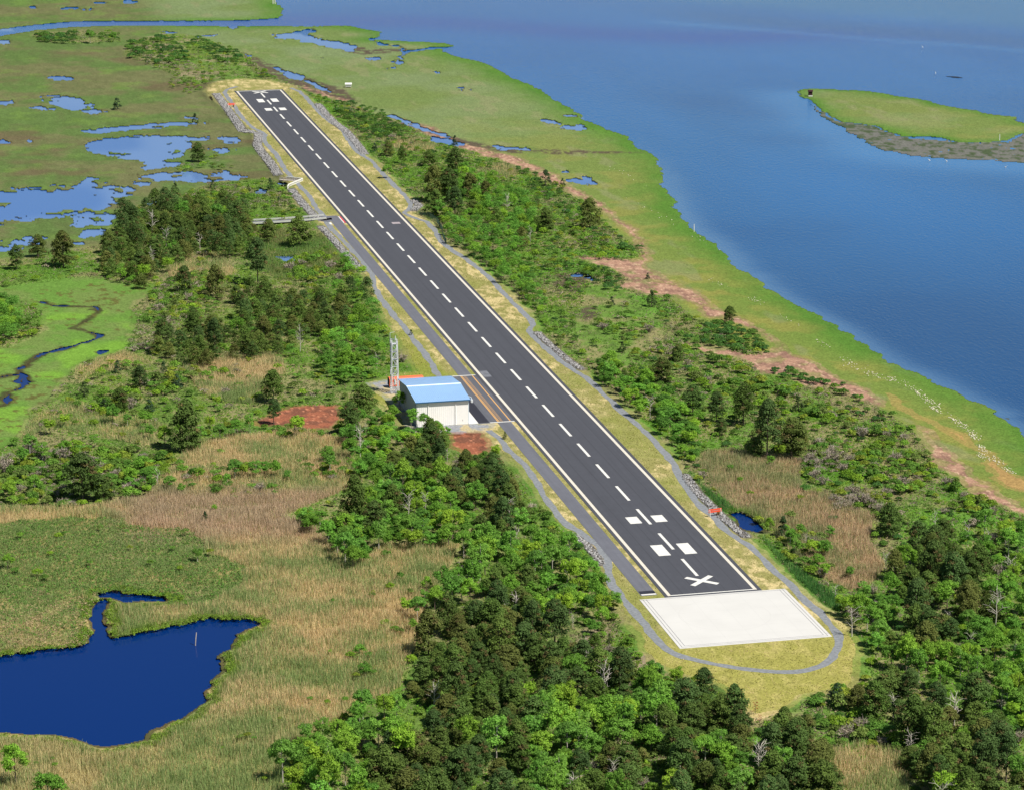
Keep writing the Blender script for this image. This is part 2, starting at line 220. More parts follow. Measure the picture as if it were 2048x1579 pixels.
# species patches by crown position: kind, outline, spacing m, radius range m, phrase
PATCH = [
 ('pine', '863,1230 904,1205 954,1192 1002,1180 1070,1210 1087,1251 1155,1276 1186,1268 1216,1271 1239,1316 1272,1337 1277,1402 1213,1390 1138,1377 1130,1407 1100,1433 1030,1438 1027,1448 1055,1508 977,1539 1040,1600 1110,1640 737,1640 737,1534 722,1506 762,1466 787,1433 833,1453 876,1438 878,1395 838,1372 810,1367 820,1326 848,1299', 6.3, 2.7, 3.9, 'in the grove left of the concrete pad'),
 ('broadleaf', '565,1508 618,1471 666,1443 737,1400 775,1372 800,1385 795,1433 762,1466 722,1506 737,1534 742,1640 560,1640', 5.2, 2.6, 3.8, 'in the bright clump right of the blue pond'),
 ('broadleaf', '843,1385 872,1385 880,1425 845,1440', 5.2, 2.2, 3.0, 'among the pines near the tan reeds'),
 ('broadleaf', '1100,1433 1130,1390 1186,1392 1277,1402 1327,1390 1340,1422 1307,1483 1251,1463 1181,1496 1125,1541 1112,1640 1060,1640 1055,1530 1055,1508 1030,1448 1040,1436', 5.2, 2.6, 3.8, 'in the light green patch below the concrete pad'),
 ('pine', '1125,1541 1181,1500 1251,1468 1290,1500 1275,1540 1240,1640 1112,1640', 6.0, 2.8, 3.8, 'at the bottom edge below the light green patch'),
 ('pine', '1360,1370 1418,1357 1454,1377 1504,1400 1509,1458 1491,1483 1454,1483 1390,1478 1352,1503 1310,1483 1340,1412', 5.8, 2.8, 3.8, 'just below the gravel loop'),
 ('broadleaf', '1365,1480 1420,1480 1500,1500 1524,1530 1515,1640 1480,1640 1455,1540 1400,1500', 5, 2.4, 3.4, 'between the pines at bottom right centre'),
 ('pine', '1352,1512 1416,1503 1453,1529 1479,1574 1490,1640 1330,1640', 6.0, 2.8, 3.8, 'at the bottom edge right of centre'),
 ('broadleaf', '1270,1345 1330,1335 1360,1350 1350,1385 1290,1390', 5, 2.2, 3.2, 'beside the brushy patch below the gravel loop'),
 ('pine', '1536,1450 1571,1402 1612,1407 1642,1433 1642,1483 1657,1534 1680,1640 1500,1640 1516,1496', 6.0, 2.8, 3.8, 'left of the small bottom reed bed'),
 ('shrub', '1602,1375 1672,1362 1708,1400 1776,1453 1814,1500 1713,1475 1650,1488 1637,1430', 3.4, 1.6, 2.6, 'around the small bottom reed bed'),
 ('pine', '1718,1342 1763,1316 1814,1321 1839,1357 1875,1377 1902,1387 1940,1367 1991,1402 1998,1427 2003,1470 2060,1498 2100,1640 1860,1640 1821,1529 1824,1496 1783,1468 1763,1420 1708,1407', 6.2, 2.9, 4.0, 'in the grove at the bottom right corner'),
 ('pine', '1763,1281 1779,1251 1819,1215 1885,1213 1910,1230 1915,1286 1902,1301 1864,1291 1826,1286', 6.4, 2.7, 3.6, 'in the clump right of the pad loop'),
 ('pine', '1778,1140 1804,1092 1839,1052 1902,1052 1915,1084 1966,1115 2003,1152 2001,1190 1953,1216 1915,1198 1864,1178 1814,1198 1794,1168', 6.4, 2.7, 3.8, 'in the wood above and right of the pad'),
 ('broadleaf', '1680,1195 1740,1170 1795,1175 1815,1200 1810,1230 1770,1255 1760,1300 1712,1340 1700,1280 1690,1230', 5.0, 2.0, 3.0, 'along the edge beside the pad loop'),
 ('broadleaf', '1915,1086 1930,1060 2060,1030 2080,1120 2010,1150 1970,1110', 5.5, 2.2, 3.2, 'at the right edge above the pad'),
 ('broadleaf', '2005,1155 2080,1120 2090,1440 2005,1460 1998,1400 1940,1360 1900,1380 1840,1340 1780,1315 1770,1300 1830,1292 1900,1305 1920,1290 1920,1225 1960,1220', 5.2, 2.3, 3.4, 'at the right edge beside the dark grove'),
 ('pine', '772,930 800,892 830,862 870,854 896,870 896,900 890,935 860,940 820,942 780,945', 6.0, 2.4, 3.2, 'just below the white hangar'),
 ('broadleaf', '737,961 803,938 888,941 901,991 939,986 954,1017 939,1055 914,1075 813,1077 772,1075 747,1118 699,1123 671,1080 631,1050 590,1035 600,1010 643,1022 666,1042 724,1037 737,997', 5.0, 2.3, 3.4, 'between the hangar and the tan reeds'),
 ('pine', '888,946 934,908 989,922 1010,954 1025,981 1060,1017 1055,1055 1015,1062 954,1060 954,1017 989,997 926,986 888,991', 5.6, 2.4, 3.3, 'beside the gravel path below the hangar'),
 ('broadleaf', '919,1085 964,1075 1027,1060 1077,1066 1142,1082 1190,1120 1200,1160 1228,1180 1238,1225 1200,1245 1129,1241 1080,1240 1078,1150 1000,1148 990,1180 930,1195 860,1190 869,1159 910,1138 924,1107', 5.0, 2.4, 3.5, 'in the leafy wood left of the lower runway'),
 ('pine', '992,1150 1035,1148 1072,1160 1080,1240 1050,1258 992,1250', 5.6, 2.4, 3.2, 'in the brown tinged clump inside the leafy wood'),
 ('pine', '479,613 486,592 530,568 564,578 598,585 667,568 700,558 708,585 700,637 684,654 640,665 600,655 560,650 480,650', 6.4, 2.3, 3.2, 'in the upper wood left of the runway'),
 ('pine', '386,630 427,626 448,643 480,640 560,650 600,660 615,700 547,691 472,705 383,716 310,706 305,688 322,664 369,661', 6.6, 2.4, 3.3, 'in the lower wood left of the runway'),
 ('broadleaf', '684,515 718,527 739,558 751,602 760,637 764,705 760,728 718,750 677,750 640,720 650,671 684,654 705,637 711,585 700,555', 5.2, 2.1, 3.2, 'in the leafy wood above the steel tower'),
 ('pine', '243,444 260,417 297,407 342,403 376,397 414,400 444,390 479,400 506,420 513,444 513,490 444,500 393,490 359,500 328,530 301,552 222,548 212,530 202,500 215,470', 6.4, 2.7, 3.7, 'in the dark grove beside the marsh ponds'),
 ('broadleaf', '773,796 798,784 815,800 832,830 862,848 893,852 897,865 870,868 830,868 800,888 775,925 740,952 700,930 690,890 672,864 700,835 740,832 760,810', 5.0, 2.0, 2.9, 'around the left corner of the white hangar'),
 ('broadleaf', '880,345 930,330 990,350 1040,370 1060,400 1070,440 1060,480 1030,500 1060,540 1085,580 1085,618 1050,608 1010,580 985,555 950,530 930,510 903,490 888,460 872,444 860,430 880,420 930,420 960,410 940,385 900,385', 5.6, 2.0, 3.1, 'in the leafy strip right of the upper runway'),
 ('broadleaf', '1187,722 1224,712 1283,746 1350,791 1405,820 1400,903 1392,925 1352,903 1317,876 1283,825 1255,791 1194,753', 5.0, 2.1, 3.1, 'in the leafy strip right of the middle runway'),
 ('broadleaf', '-60,590 5,592 40,610 46,650 20,670 -60,680', 5.0, 2.2, 3.2, 'at the left edge beside the bright marsh'),
 ('broadleaf', '255,915 300,925 320,960 290,975 250,965', 4.2, 1.8, 2.6, 'beside the dark pine left of the pink reeds'),
 ('myrtle', '660,205 700,200 760,215 790,240 830,262 855,272 800,280 760,280 720,262 690,240 665,225', 4.2, 1.5, 2.4, 'in the dark hedge right of the far runway'),
 ('myrtle', '68,68 160,62 165,70 235,66 240,80 180,84 100,82 70,78', 5.5, 2.0, 3.6, 'on the islet in the far marsh'),
 ('myrtle', '255,88 290,76 330,68 350,75 365,95 380,110 385,130 350,134 300,120 260,112', 6.0, 1.8, 3.2, 'on the ridge left of the far runway'),
 ('myrtle', '365,78 400,74 440,90 480,107 485,122 450,125 410,105', 5.2, 2.0, 3.2, 'along the ridge beyond the runway'),
 ('myrtle', '1382,647 1433,637 1478,647 1512,664 1549,692 1539,703 1509,695 1498,708 1450,705 1437,691 1392,681 1368,688', 3.6, 1.6, 2.4, 'in the big mound on the brown wrack'),
 ('myrtle', '1540,738 1570,735 1600,742 1642,757 1640,765 1600,760 1560,750', 3.4, 1.4, 2.2, 'in the middle mounds on the brown wrack'), ('myrtle', '1643,757 1670,757 1704,768 1700,776 1660,774', 3.4, 1.4, 2.2, 'in the lower mounds on the brown wrack'), ('myrtle', '1684,782 1725,787 1725,800 1690,798', 3.4, 1.5, 2.2, 'near the low end of the brown wrack'),
 ('myrtle', '1146,520 1210,536 1255,556 1225,574 1300,592 1310,600 1240,590 1180,560 1120,530', 4.6, 1.4, 2.2, 'on the upper brown flats by the bay'),
 ('myrtle', '1030,330 1060,340 1115,370 1150,400 1200,440 1280,490 1285,505 1240,500 1190,470 1140,430 1090,390 1050,370', 5.6, 1.5, 2.6, 'beside the upper shore marsh'),
 ('shrub', '1060,440 1150,430 1230,490 1240,515 1150,512 1100,545 1050,520', 4.4, 1.3, 2.4, 'in the open scrub right of the upper runway'),
 ('shrub', '1190,640 1250,620 1400,700 1500,740 1620,790 1740,830 1760,850 1600,830 1520,820 1450,790 1350,740 1250,700', 4.2, 1.3, 2.5, 'between the runway and the brown wrack'),
 ('shrub', '1600,880 1700,830 1800,860 1850,920 1930,980 2000,1010 1980,1050 1850,1030 1760,1020 1680,990 1610,950', 3.5, 1.4, 2.5, 'in the scrub above the right hand reeds'),
 ('shrub', '330,560 400,540 500,560 480,600 400,625 330,650 290,640 300,600', 4.0, 1.4, 2.4, 'in the scrub between the two left woods'),
 ('shrub', '600,500 680,520 700,555 600,580 560,560', 4.0, 1.6, 2.6, 'in the wet scrub left of the middle runway'),
 ('shrub', '300,710 400,720 470,710 460,740 380,760 330,800 260,820 170,830 160,770 220,720', 3.8, 1.4, 2.5, 'in the scrub right of the bright marsh'),
 ('shrub', '440,870 520,850 560,880 640,870 690,870 690,850 560,850 440,840', 3.6, 1.4, 2.2, 'around the red mulch clearing'),
 ('shrub', '-20,880 60,885 200,890 330,895 330,950 270,990 180,1005 -20,1005', 3.9, 1.6, 2.7, 'near the left edge above the reeds'),
 ('shrub', '560,925 640,908 700,912 735,950 700,968 600,945', 3.6, 1.2, 1.9, 'in the weeds left of the leafy wood'),
 ('shrub', '330,920 440,920 470,960 560,950 550,990 400,990 330,970', 4.6, 1.3, 2.2, 'in the grass above the pink reeds'),
 ('shrub', '1540,1060 1640,1060 1660,1100 1650,1150 1600,1130 1560,1100', 3.6, 1.4, 2.2, 'in the pink reeds beside the ditch'),
 ('shrub', '400,640 380,380 560,380 600,410 560,430 450,395', 4.4, 1.3, 2.2, 'beside the footbridge'),
 ('dead', '330,555 400,560 390,640 300,700 250,700 280,640', 4.2, 1.2, 2.0, 'beside the bright marsh'),
 ('dead', '60,930 180,900 250,960 200,1010 60,1000', 4.4, 1.2, 2.0, 'above the pink reeds'),
 ('dead', '1590,895 1680,900 1700,940 1600,950', 3.4, 1.2, 2.2, 'above the right hand reeds'), ('dead', '1650,985 1750,975 1770,1015 1670,1025', 3.2, 1.3, 2.4, 'at the top of the right hand reeds'), ('dead', '1290,640 1400,700 1380,740 1280,680', 4.4, 1.2, 2.0, 'in the middle scrub'),
 ('dead', '400,365 560,380 590,420 480,400', 4.2, 1.1, 2.0, 'beside the footbridge'), ('dead', '260,90 380,120 400,150 300,130', 5.0, 1.2, 2.2, 'on the far brushy ridge'), ('dead', '1780,1160 1740,1250 1700,1230 1720,1180', 5.0, 1.5, 2.6, 'beside the pad loop'), ('dead', '1990,1130 2040,1140 2040,1170 2000,1165', 4, 1.6, 2.4, 'at the right edge'),
 ('shrub', '0,640 60,640 80,660 20,690 -40,690', 3.6, 1.4, 2.2, 'at the left edge beside the stream marsh'),
 ('shrub', '390,150 470,160 420,190 350,180 330,150', 5.5, 1.2, 2.0, 'left of the far runway end'), ('shrub', '345,325 430,310 470,330 400,345 350,340', 4.2, 1.2, 1.9, 'on the marsh below the lone tree'), ('shrub', '490,150 560,165 620,190 600,195 540,170', 5, 1.3, 2.0, 'beyond the far runway end'),
 ('shrub', '1060,955 1110,1020 1150,1060 1100,1060 1060,1010', 3.6, 1.3, 2.2, 'beside the gravel path left of the lower runway'),
 ('shrub', '760,560 790,600 830,680 800,740 770,720 765,640', 4.2, 1.3, 2.2, 'between the leafy wood and the gravel path'),
]
EXTRA = [  # single bright bushes: crown centre x,y and radius in photo pixels
 ('shrub', 'above the pink reeds on the left', '100,865,16 130,850,12 60,905,20 45,925,14 130,905,14 190,890,12 85,922,16 340,980,13 362,986,10 70,985,14 120,965,10 20,1000,14 180,990,10'),
 ('shrub', 'in the grass left of the mulch clearing', '225,845,14 255,850,12 290,850,14 330,890,18 400,885,16 440,880,18 470,870,14 365,880,14 590,875,18 420,862,12 500,862,12 640,870,8 300,875,12'),
 ('shrub', 'in the row above the pink reeds', '470,960,16 490,955,16 512,955,16 530,948,15 550,955,14 455,968,10 400,960,10 385,975,9 575,960,10'),
 ('shrub', 'at the left foot of the leafy wood', '700,915,18 655,925,14 660,945,16 705,1100,18 690,1080,18 720,1095,16 740,1085,14 675,1060,16 640,1045,14 600,1040,12'),
 ('shrub', 'in the tan reeds left of the big grove', '780,1180,10 800,1160,10 745,1190,8 835,1240,18 815,1225,16 850,1215,16 800,1268,10 790,1262,9 825,1262,12 720,1310,12 737,1314,9 700,1316,9 730,1353,13 712,1358,10 745,1350,9 620,1402,7 690,1404,8 655,1408,7 773,1310,6 665,1206,7 705,1205,6 745,1195,7 855,1180,12 820,1190,9'),
 ('shrub', 'in the sedge above the blue pond', '15,1135,12 30,1145,10 75,1152,10 90,1160,9 370,1070,9 345,1100,8 395,1120,12 420,1110,9 360,1140,8 130,1070,7 200,1060,7 40,1075,9 260,1100,7 300,1130,7 180,1130,7 100,1110,7'),
 ('shrub', 'by the bottom edge left of the leafy clump', '480,1480,9 495,1475,9 508,1480,7 445,1500,5 110,1535,8 105,1522,6 72,1530,6 560,1440,6 530,1560,7'),
 ('shrub', 'in the right hand reeds', '1580,1090,12 1590,1105,14 1620,1110,16 1650,1110,14 1660,1075,10 1600,1065,10 1570,1065,10 1635,1135,14 1650,1150,12 1700,1155,12 1540,930,10 1480,965,8 1500,990,7 1460,940,8 1560,915,12 1600,1000,9 1700,1150,10 1660,1140,10'),
]
# single trees: kind, crown centre x,y and crown radius in photo pixels, what sets it apart
SOLO = [
 ('pine',1780,1030,28,'lone brown tinged pine at the top of the pink reeds'),('pine',709,1007,36,'big round dark pine overhanging the left side of the leafy clump'),('pine',598,450,29,'wide dark pine over the causeway road beside the runway'),('pine',536,456,19,'small pine half hiding the left end of the causeway'),
 ('pine',515,530,27,'dark pine standing alone below the marsh grove'),('pine',125,490,30,'dark pine by the ponds near the left edge'),('pine',75,486,20,'thin crowned pine left of the dark one by the ponds'),('pine',32,516,16,'small pine nearest the left edge by the ponds'),
 ('pine',369,566,19,'rounded pine in the scrub below the marsh grove'),('pine',431,560,24,'wide low pine in the scrub right of the rounded one'),('pine',472,582,17,'small pine touching the left end of the upper wood'),
 ('pine',373,843,40,'very large round pine standing alone left of the mulch clearing'),('pine',547,770,24,'tall lone pine above the mulch clearing'),('pine',547,826,15,'small pine at the left tip of the mulch clearing'),('pine',164,945,38,'big brown and green pine above the pink reeds'),('pine',206,962,26,'lower pine leaning against the big one above the pink reeds'),
 ('pine',728,792,26,'upper of the two dark pines left of the hangar'),('pine',700,832,27,'lower of the two dark pines left of the hangar'),('pine',280,762,18,'rounded pine in the scrub right of the bright marsh'),('pine',240,795,20,'larger pine in the scrub right of the bright marsh'),
 ('pine',776,294,13,'small pine beside the rocks right of the far runway'),('pine',804,308,13,'second small pine beside the rocks right of the far runway'),('pine',858,310,15,'dark pine in the strip beside the pale reed patch'),('pine',911,318,20,'dark rounded pine nearest the brown shore band'),
 ('pine',869,364,27,'tall olive pine at the left of the runway side group'),('pine',898,372,22,'pine behind the tall olive one'),('pine',872,402,20,'lower pine at the runway edge of the group'),('pine',910,402,24,'widest pine at the foot of the group beside the runway'),('pine',947,404,16,'right hand pine at the foot of the group'),('pine',940,368,18,'pine at the back of the runway side group'),('pine',971,374,15,'last small pine right of the runway side group'),
 ('pine',1091,428,24,'sparse pine in the middle of the leafy strip'),('pine',1180,421,25,'broad dark pine next to the brown shore band'),('pine',1386,793,25,'pine in the scrub right of the leafy strip, upper left of three'),('pine',1433,815,20,'middle pine of the three in the scrub'),('pine',1488,810,27,'right hand pine of the three in the scrub'),
 ('pine',1535,868,34,'left half of the broad olive clump in the scrub'),('pine',1584,862,36,'right half of the broad olive clump in the scrub'),('pine',1510,880,22,'low dark pine at the foot of the broad olive clump'),('pine',1459,625,15,'little lone pine on the edge of the shore marsh'),('pine',1324,724,27,'olive pine in the scrub at mid right'),('pine',1356,702,14,'small pine behind the olive one at mid right'),
 ('pine',1600,880,20,'small olive pine at the right foot of the broad clump'),('pine',1444,850,14,'slim pine in the scrub left of the broad clump'),('pine',396,300,16,'lone umbrella shaped pine among the marsh pools'),
 ('cedar',236,734,10,'dark cone shaped cedar at the top of the left scrub'),('cedar',327,733,12,'round dark cedar right of the left scrub'),('cedar',352,758,16,'broad dark cedar above the big round pine'),('cedar',168,777,13,'cedar beside the bright marsh'),('cedar',208,806,13,'cedar at the foot of the left scrub'),('cedar',297,806,14,'cedar at the right foot of the left scrub'),
 ('cedar',1566,1052,17,'dense dark cedar beside the ditch pool'),('cedar',234,204,12,'lone dark cedar standing in the open marsh'),('cedar',350,373,11,'cedar by the lower marsh pool'),('cedar',426,367,8,'small pointed cedar in the marsh left of the footbridge'),('cedar',540,368,10,'pointed dark cedar next to the footbridge'),('cedar',497,377,7,'low cedar left of the pointed one by the footbridge'),('cedar',557,400,6,'tiny cedar below the footbridge'),
 ('cedar',1091,352,16,'wide dark evergreen on the brown shore band'),('cedar',910,284,9,'small dark evergreen at the shore band start'),('cedar',749,291,9,'first dark evergreen beside the far right rocks'),('cedar',1125,366,8,'round evergreen bush on the shore band'),('cedar',1303,594,15,'spreading dark evergreen on the brown flats'),('cedar',1245,694,9,'little evergreen in the green clearing'),('cedar',1223,603,8,'olive evergreen bush standing alone on the green flat'),
 ('cedar',1296,552,6,'tiny evergreen on the upper brown flats'),('cedar',410,1033,9,'small dark evergreen standing in the pink reeds'),('cedar',1597,803,16,'dark evergreen between the broad clump and the wrack'),('cedar',390,242,8,'tiny evergreen at the end of the long thin pool'),('cedar',1219,1276,9,'slim dark evergreen at the brushy patch left of the pad'),('cedar',1010,870,6,'slender evergreen by the path'),
 ('cedar',822,664,5,'small dark bush leaning over the gravel path'),
 ('pine',1192,1282,18,'rounded dark pine at the brushy patch left of the pad'),
 ('cedar',675,1372,5,'dark small bush alone in the tan reeds'),('cedar',1675,1383,18,'dark evergreen left of the grove below the pad loop'),
 ('broadleaf',968,908,14,'bright round tree at the lower tip of the mulch by the path'),('broadleaf',994,906,15,'bright green tree right beside the gravel path below the hangar'),('broadleaf',434,800,11,'thin bright sapling in the open grass'),('broadleaf',497,935,7,'pointed bright sapling above the pink reeds'),('broadleaf',1642,1095,14,'bright pointed tree in the pink reeds right of the ditch'),
 ('broadleaf',429,1012,8,'small bright bush in the pink reeds'),('broadleaf',612,1462,24,'golden olive bush at the edge of the reeds'),('broadleaf',645,1460,20,'olive bush right of the golden one'),('broadleaf',1540,1050,13,'bright bush left of the dark cedar by the ditch'),('broadleaf',1228,1195,20,'tall leafy tree overhanging the gravel path beside the pad'),
 ('broadleaf',1205,1215,22,'leafy tree at the corner of the wood nearest the pad'),('broadleaf',30,1530,34,'bright bush in the bottom left corner'),('broadleaf',95,1580,36,'bright bush at the bottom edge near the left corner'),('broadleaf',660,1302,5,'small green bush in the tan reeds'),
 ('broadleaf',180,72,12,'tallest bush on the brushy islet in the far marsh'),('broadleaf',226,72,9,'bush at the right end of the brushy islet'),
 ('broadleaf',775,340,14,'leafy bush by the rocks'),
 ('dead',785,272,10,'grey bare bush by the rocks'),
 ('broadleaf',848,838,17,'leafy tree against the left half of the hangar wall'),('broadleaf',874,853,14,'leafy tree against the middle foot of the hangar wall'),('pine',846,812,11,'small brown pine against the hangar corner'),('broadleaf',800,802,18,'leafy tree at the hangar gable beside the tower foot'),('broadleaf',785,822,20,'leafy tree just below the tower foot'),('broadleaf',822,835,19,'leafy tree below the hangar corner'),('broadleaf',895,866,9,'low leafy bush at the near corner of the red mulch'),
 ('snag',720,880,20,'tall bare grey trunk in front of the hangar wood'),('snag',1612,1075,9,'bare snag in the reeds'),('snag',1705,1240,20,'leaning pale trunk at the wood edge nearest the pad'),('snag',1735,1235,18,'second pale trunk at the wood edge'),('snag',1992,1215,24,'forked white dead tree near the right edge'),('snag',1936,1070,14,'white dead tree at the top of the right wood'),('snag',1940,1290,16,'thin dead tree in the right wood'),('snag',1670,1180,12,'white leaning dead limb at the end of the green reeds'),
 ('snag',850,1010,14,'dead grey limbs in the leafy clump'),('snag',1146,1240,10,'short grey stub left of the brushy patch'),('snag',1870,1040,12,'bare white tree above the right wood'),('snag',1772,1125,12,'pale dead tree at the left end of the right wood'),('snag',400,480,12,'white dead branches below the marsh grove'),
 ('red',1511,1410,11,'small rust red dead conifer beside the sandy spot'),('red',1520,1432,7,'lower rust red sapling below the dead conifer'),
]
#ENDDATA
# ---------------------------------------------------------------- ground sheet
def axis(a, b, st, lo, hi, n):
    g1 = a-(np.geomspace(1, a-lo+1, n)-1)[::-1][:-1]; g2 = b+(np.geomspace(1, hi-b+1, n)-1)[1:]
    g1 = g1[g1 < a-st]; g2 = g2[g2 > b+st]
    return np.concatenate([g1, np.arange(a, b+.1, st), g2])
GX = axis(-70, 2118, 2.0, -9000, 11000, 30); GY = axis(-56, 1650, 2.0, -748, 5200, 34)
FX0 = int(np.searchsorted(GX, -70-.1)); FY0 = int(np.searchsorted(GY, -56-.1)); NX, NY = len(GX), len(GY)
PX, PY = np.meshgrid(GX, GY); GXW, GYW = unproj(PX, PY); sh = PX.shape
x = GXW.ravel(); y = GYW.ravel(); px = PX.ravel(); py = PY.ravel()
wx = x+(fbm(x, y, 7, 3, 3)-.5)*5; wy = y+(fbm(x, y, 7, 9, 3)-.5)*5       # natural, ragged outlines
n1 = fbm(x, y, 60, 1); n2 = fbm(x, y, 14, 2); n3 = fbm(x, y, 3.2, 5, 3); n4 = fbm(x, y, 1.1, 6, 2)
nl = fbm(x*.35, y, 9, 12, 3)
def mix(c, d, w): return c*(1-w[:, None])+np.asarray(d)*w[:, None]
def two(a, b, n): return S(a)*(1-n[:, None])+S(b)*n[:, None]
sb = sdf(wx, wy, W0(BAY), 60); si = sdf(wx, wy, W0(ISLE), 40)
east = sstep(-20, 12, -(y+8-.02*x))                                  # runway's bay side
up = sstep(300, 900, x)
nq = fbm(x, y, 30, 141, 5); cw = two((82, 102, 54), (96, 98, 64), sstep(.4, .6, nq)); cw = cw*(.82+.36*fbm(x*.6, y, 4.5, 145, 3))[:, None]; cw = mix(cw, S((94, 118, 54)), sstep(.56, .72, n2)*.5); cw = mix(cw, S((92, 80, 60)), sstep(.6, .74, fbm(x, y, 45, 143, 4))*.7); cw = mix(cw, S((84, 92, 56)), sstep(.55, .75, nl)*.5)
ce = two((106, 120, 80), (98, 114, 64), sstep(.35, .6, n1)); ce2 = two((122, 122, 62), (104, 118, 56), sstep(.4, .6, n2))
ce = mix(ce, S((98, 116, 66)), sstep(.5, .66, nq)*.5); ce = ce*up[:, None]+ce2*(1-up[:, None]); ce = mix(ce, S((122, 122, 88)), sstep(.6, .75, nl)*.5)
col = mix(cw, ce, east)
nm = sstep(1300, 1330, x-.02*y)                                     # marsh across the creek
col = mix(col, two((92, 112, 52), (90, 100, 58), n1), nm)
db = np.where(si > 0, si*1.6, np.clip(-sb, 0, 200))
wb = np.exp(-(db/(9+9*n2))**2)*east+np.exp(-(db/14)**2)*.4*(1-east)
col = mix(col, two((62, 102, 38), (82, 116, 44), n2), np.clip(wb*(.35+1.0*nq), 0, .95))
z = -0.9+.25*(n2-.5)
# scrub country
for P, c1, c2, c3 in ((SCRUB_W, (92, 116, 52), (124, 122, 80), (80, 114, 44)), (SCRUB_E, (92, 120, 52), (126, 122, 82), (84, 126, 44)), (SCRUB_N1, (96, 110, 60), (120, 116, 80), (80, 104, 50)), (SCRUB_N2, (100, 116, 56), (134, 124, 96), (84, 118, 44))):
    s = sdf(wx, wy, W0(P), 20); w = sstep(-2, 2.5, s)
    c = two(c1, c2, sstep(.42, .62, n2)); c = mix(c, S(c3), sstep(.52, .7, fbm(x, y, 22, 31, 4))*.85); c = mix(c, S((70, 84, 44)), sstep(.58, .7, n3)*.5)
    col = mix(col, c, w); z = z*(1-w)+w*(-0.55+.3*(n3-.5))
for P, d_, h_, kind in REEDS:
    s = sdf(wx, wy, W0(P), 20); w = sstep(-1.5, 2, s)*.85
    ca, cb = {'tan': ((160, 142, 94), (120, 130, 76)), 'pink': ((156, 130, 96), (124, 124, 80)), 'green': ((78, 112, 50), (112, 112, 66)), 'deep': ((56, 100, 40), (74, 116, 50))}[kind]
    col = mix(col, two(ca, cb, sstep(.4, .62, n2)), w)
s = sdf(wx, wy, W0(BM), 20); w = sstep(-1, 1.5, s)
c = two((90, 122, 52), (98, 118, 60), sstep(.4, .6, n2)); c = mix(c, S((104, 142, 50)), sstep(.55, .7, fbm(x, y, 26, 44, 3))*.8); c = mix(c, S((86, 84, 44)), sstep(.6, .72, n3)*sstep(.45, .6, n1)*.9)
col = mix(col, c, w); z = z*(1-w)+w*-0.95
for q, (a, b) in enumerate(((( 156, 122, 102), (128, 98, 84)),)*1):
    for P in WRACK:
        s = sdf(wx, wy, W0(P), 15); w = sstep(-1.0, 1.2, s)*(.45+.55*sstep(.34, .48, fbm(x, y, 7, 171, 4))); c = two(a, b, sstep(.4, .6, n3)); c = mix(c, S((178, 150, 124)), sstep(.62, .75, n4)*.7); col = mix(col, c, w)
for P in MUDS:
    s = sdf(wx, wy, W0(P), 15); w = sstep(-1, 1.5, s)*sstep(.3, .5, n3); col = mix(col, two((92, 78, 66), (62, 54, 48), n4), w*.9)
s = sdf(wx, wy, W0(TANSTRIP), 15); col = mix(col, two((158, 130, 78), (144, 118, 76), n2), sstep(-1, 1, s))
s = sdf(x, y, W0(pts('1500,1384 1520,1380 1590,1350 1600,1385 1545,1425 1500,1440')), 12); col = mix(col, two((176, 156, 112), (196, 170, 130), n3), sstep(-1.5, 1, s)*sstep(.42, .55, n2))
for P in (pts('1155,1270 1190,1248 1230,1262 1215,1275 1175,1300'), pts('1240,1300 1290,1305 1325,1325 1320,1340 1260,1335')):
    s = sdf(wx, wy, W0(P), 12); col = mix(col, two((150, 136, 110), (120, 104, 92), n4), sstep(-1.5, 1, s)*.8)
zones = np.zeros(x.shape, np.int8)
s = sdf(wx*.5+x*.5, wy*.5+y*.5, W0(SHOULDER), 20); shw = sstep(-.5, .6, s)
nst = fbm(x*.8+y*.25, y*1.3-x*.1, 2.6, 51, 3); big = fbm(x, y, 18, 52, 3)
c = two((132, 128, 76), (150, 142, 94), sstep(.35, .65, nst)); c = mix(c, S((190, 172, 124)), sstep(.56, .68, nst*.6+big*.4)*.8); c = mix(c, S((118, 124, 60)), sstep(.5, .7, 1-big)*.6)
far = sstep(760, 830, x); near_ = sstep(-20, -45, x)
c = mix(c, two((150, 142, 76), (136, 136, 62), n2), np.clip(near_, 0, 1)*.75)
twr = sdf(x, y, W0(pts('735,745 800,745 838,740 868,745 880,752 800,760 745,765')), 12)
c = mix(c, two((110, 126, 48), (128, 128, 58), n2), np.clip(sstep(20, 24, y)*sstep(190, 205, x)*sstep(330, 250, x)*.9, 0, 1))
col = mix(col, c, shw); zr = sstep(-4.5, 0.5, s); z = z*(1-zr)+zr*-.06; zones[s > -1.5] = 2
for P in MULCH:
    s = sdf(wx, wy, W0(P), 12); w = sstep(-.6, .6, s); c = two((142, 88, 66), (112, 74, 58), sstep(.4, .6, n3)); c = mix(c, S((190, 130, 100)), sstep(.7, .8, n4)*.6); col = mix(col, c, w); zones[s > -.5] = 5
for P in GRAVEL:
    s = sdf(wx*.5+x*.5, wy*.5+y*.5, W0(P), 12); w = sstep(-.5, .5, s); col = mix(col, two((134, 136, 140), (170, 156, 122), sstep(.5, .65, n3)), w); zones[s > -.5] = 6; z = np.where(s > -2, -.06, z)
for P in WRACK[1:]:
    s = sdf(wx, wy, W0(P), 12); zones[s > 0] = 7
for (P, wd_) in RIPRAP:
    d = segdist(x, y, W0(P), False); w = sstep(wd_*.62, wd_*.4, d); col = mix(col, two((118, 112, 104), (60, 56, 50), n4), w); zones[d < wd_*.7] = 8
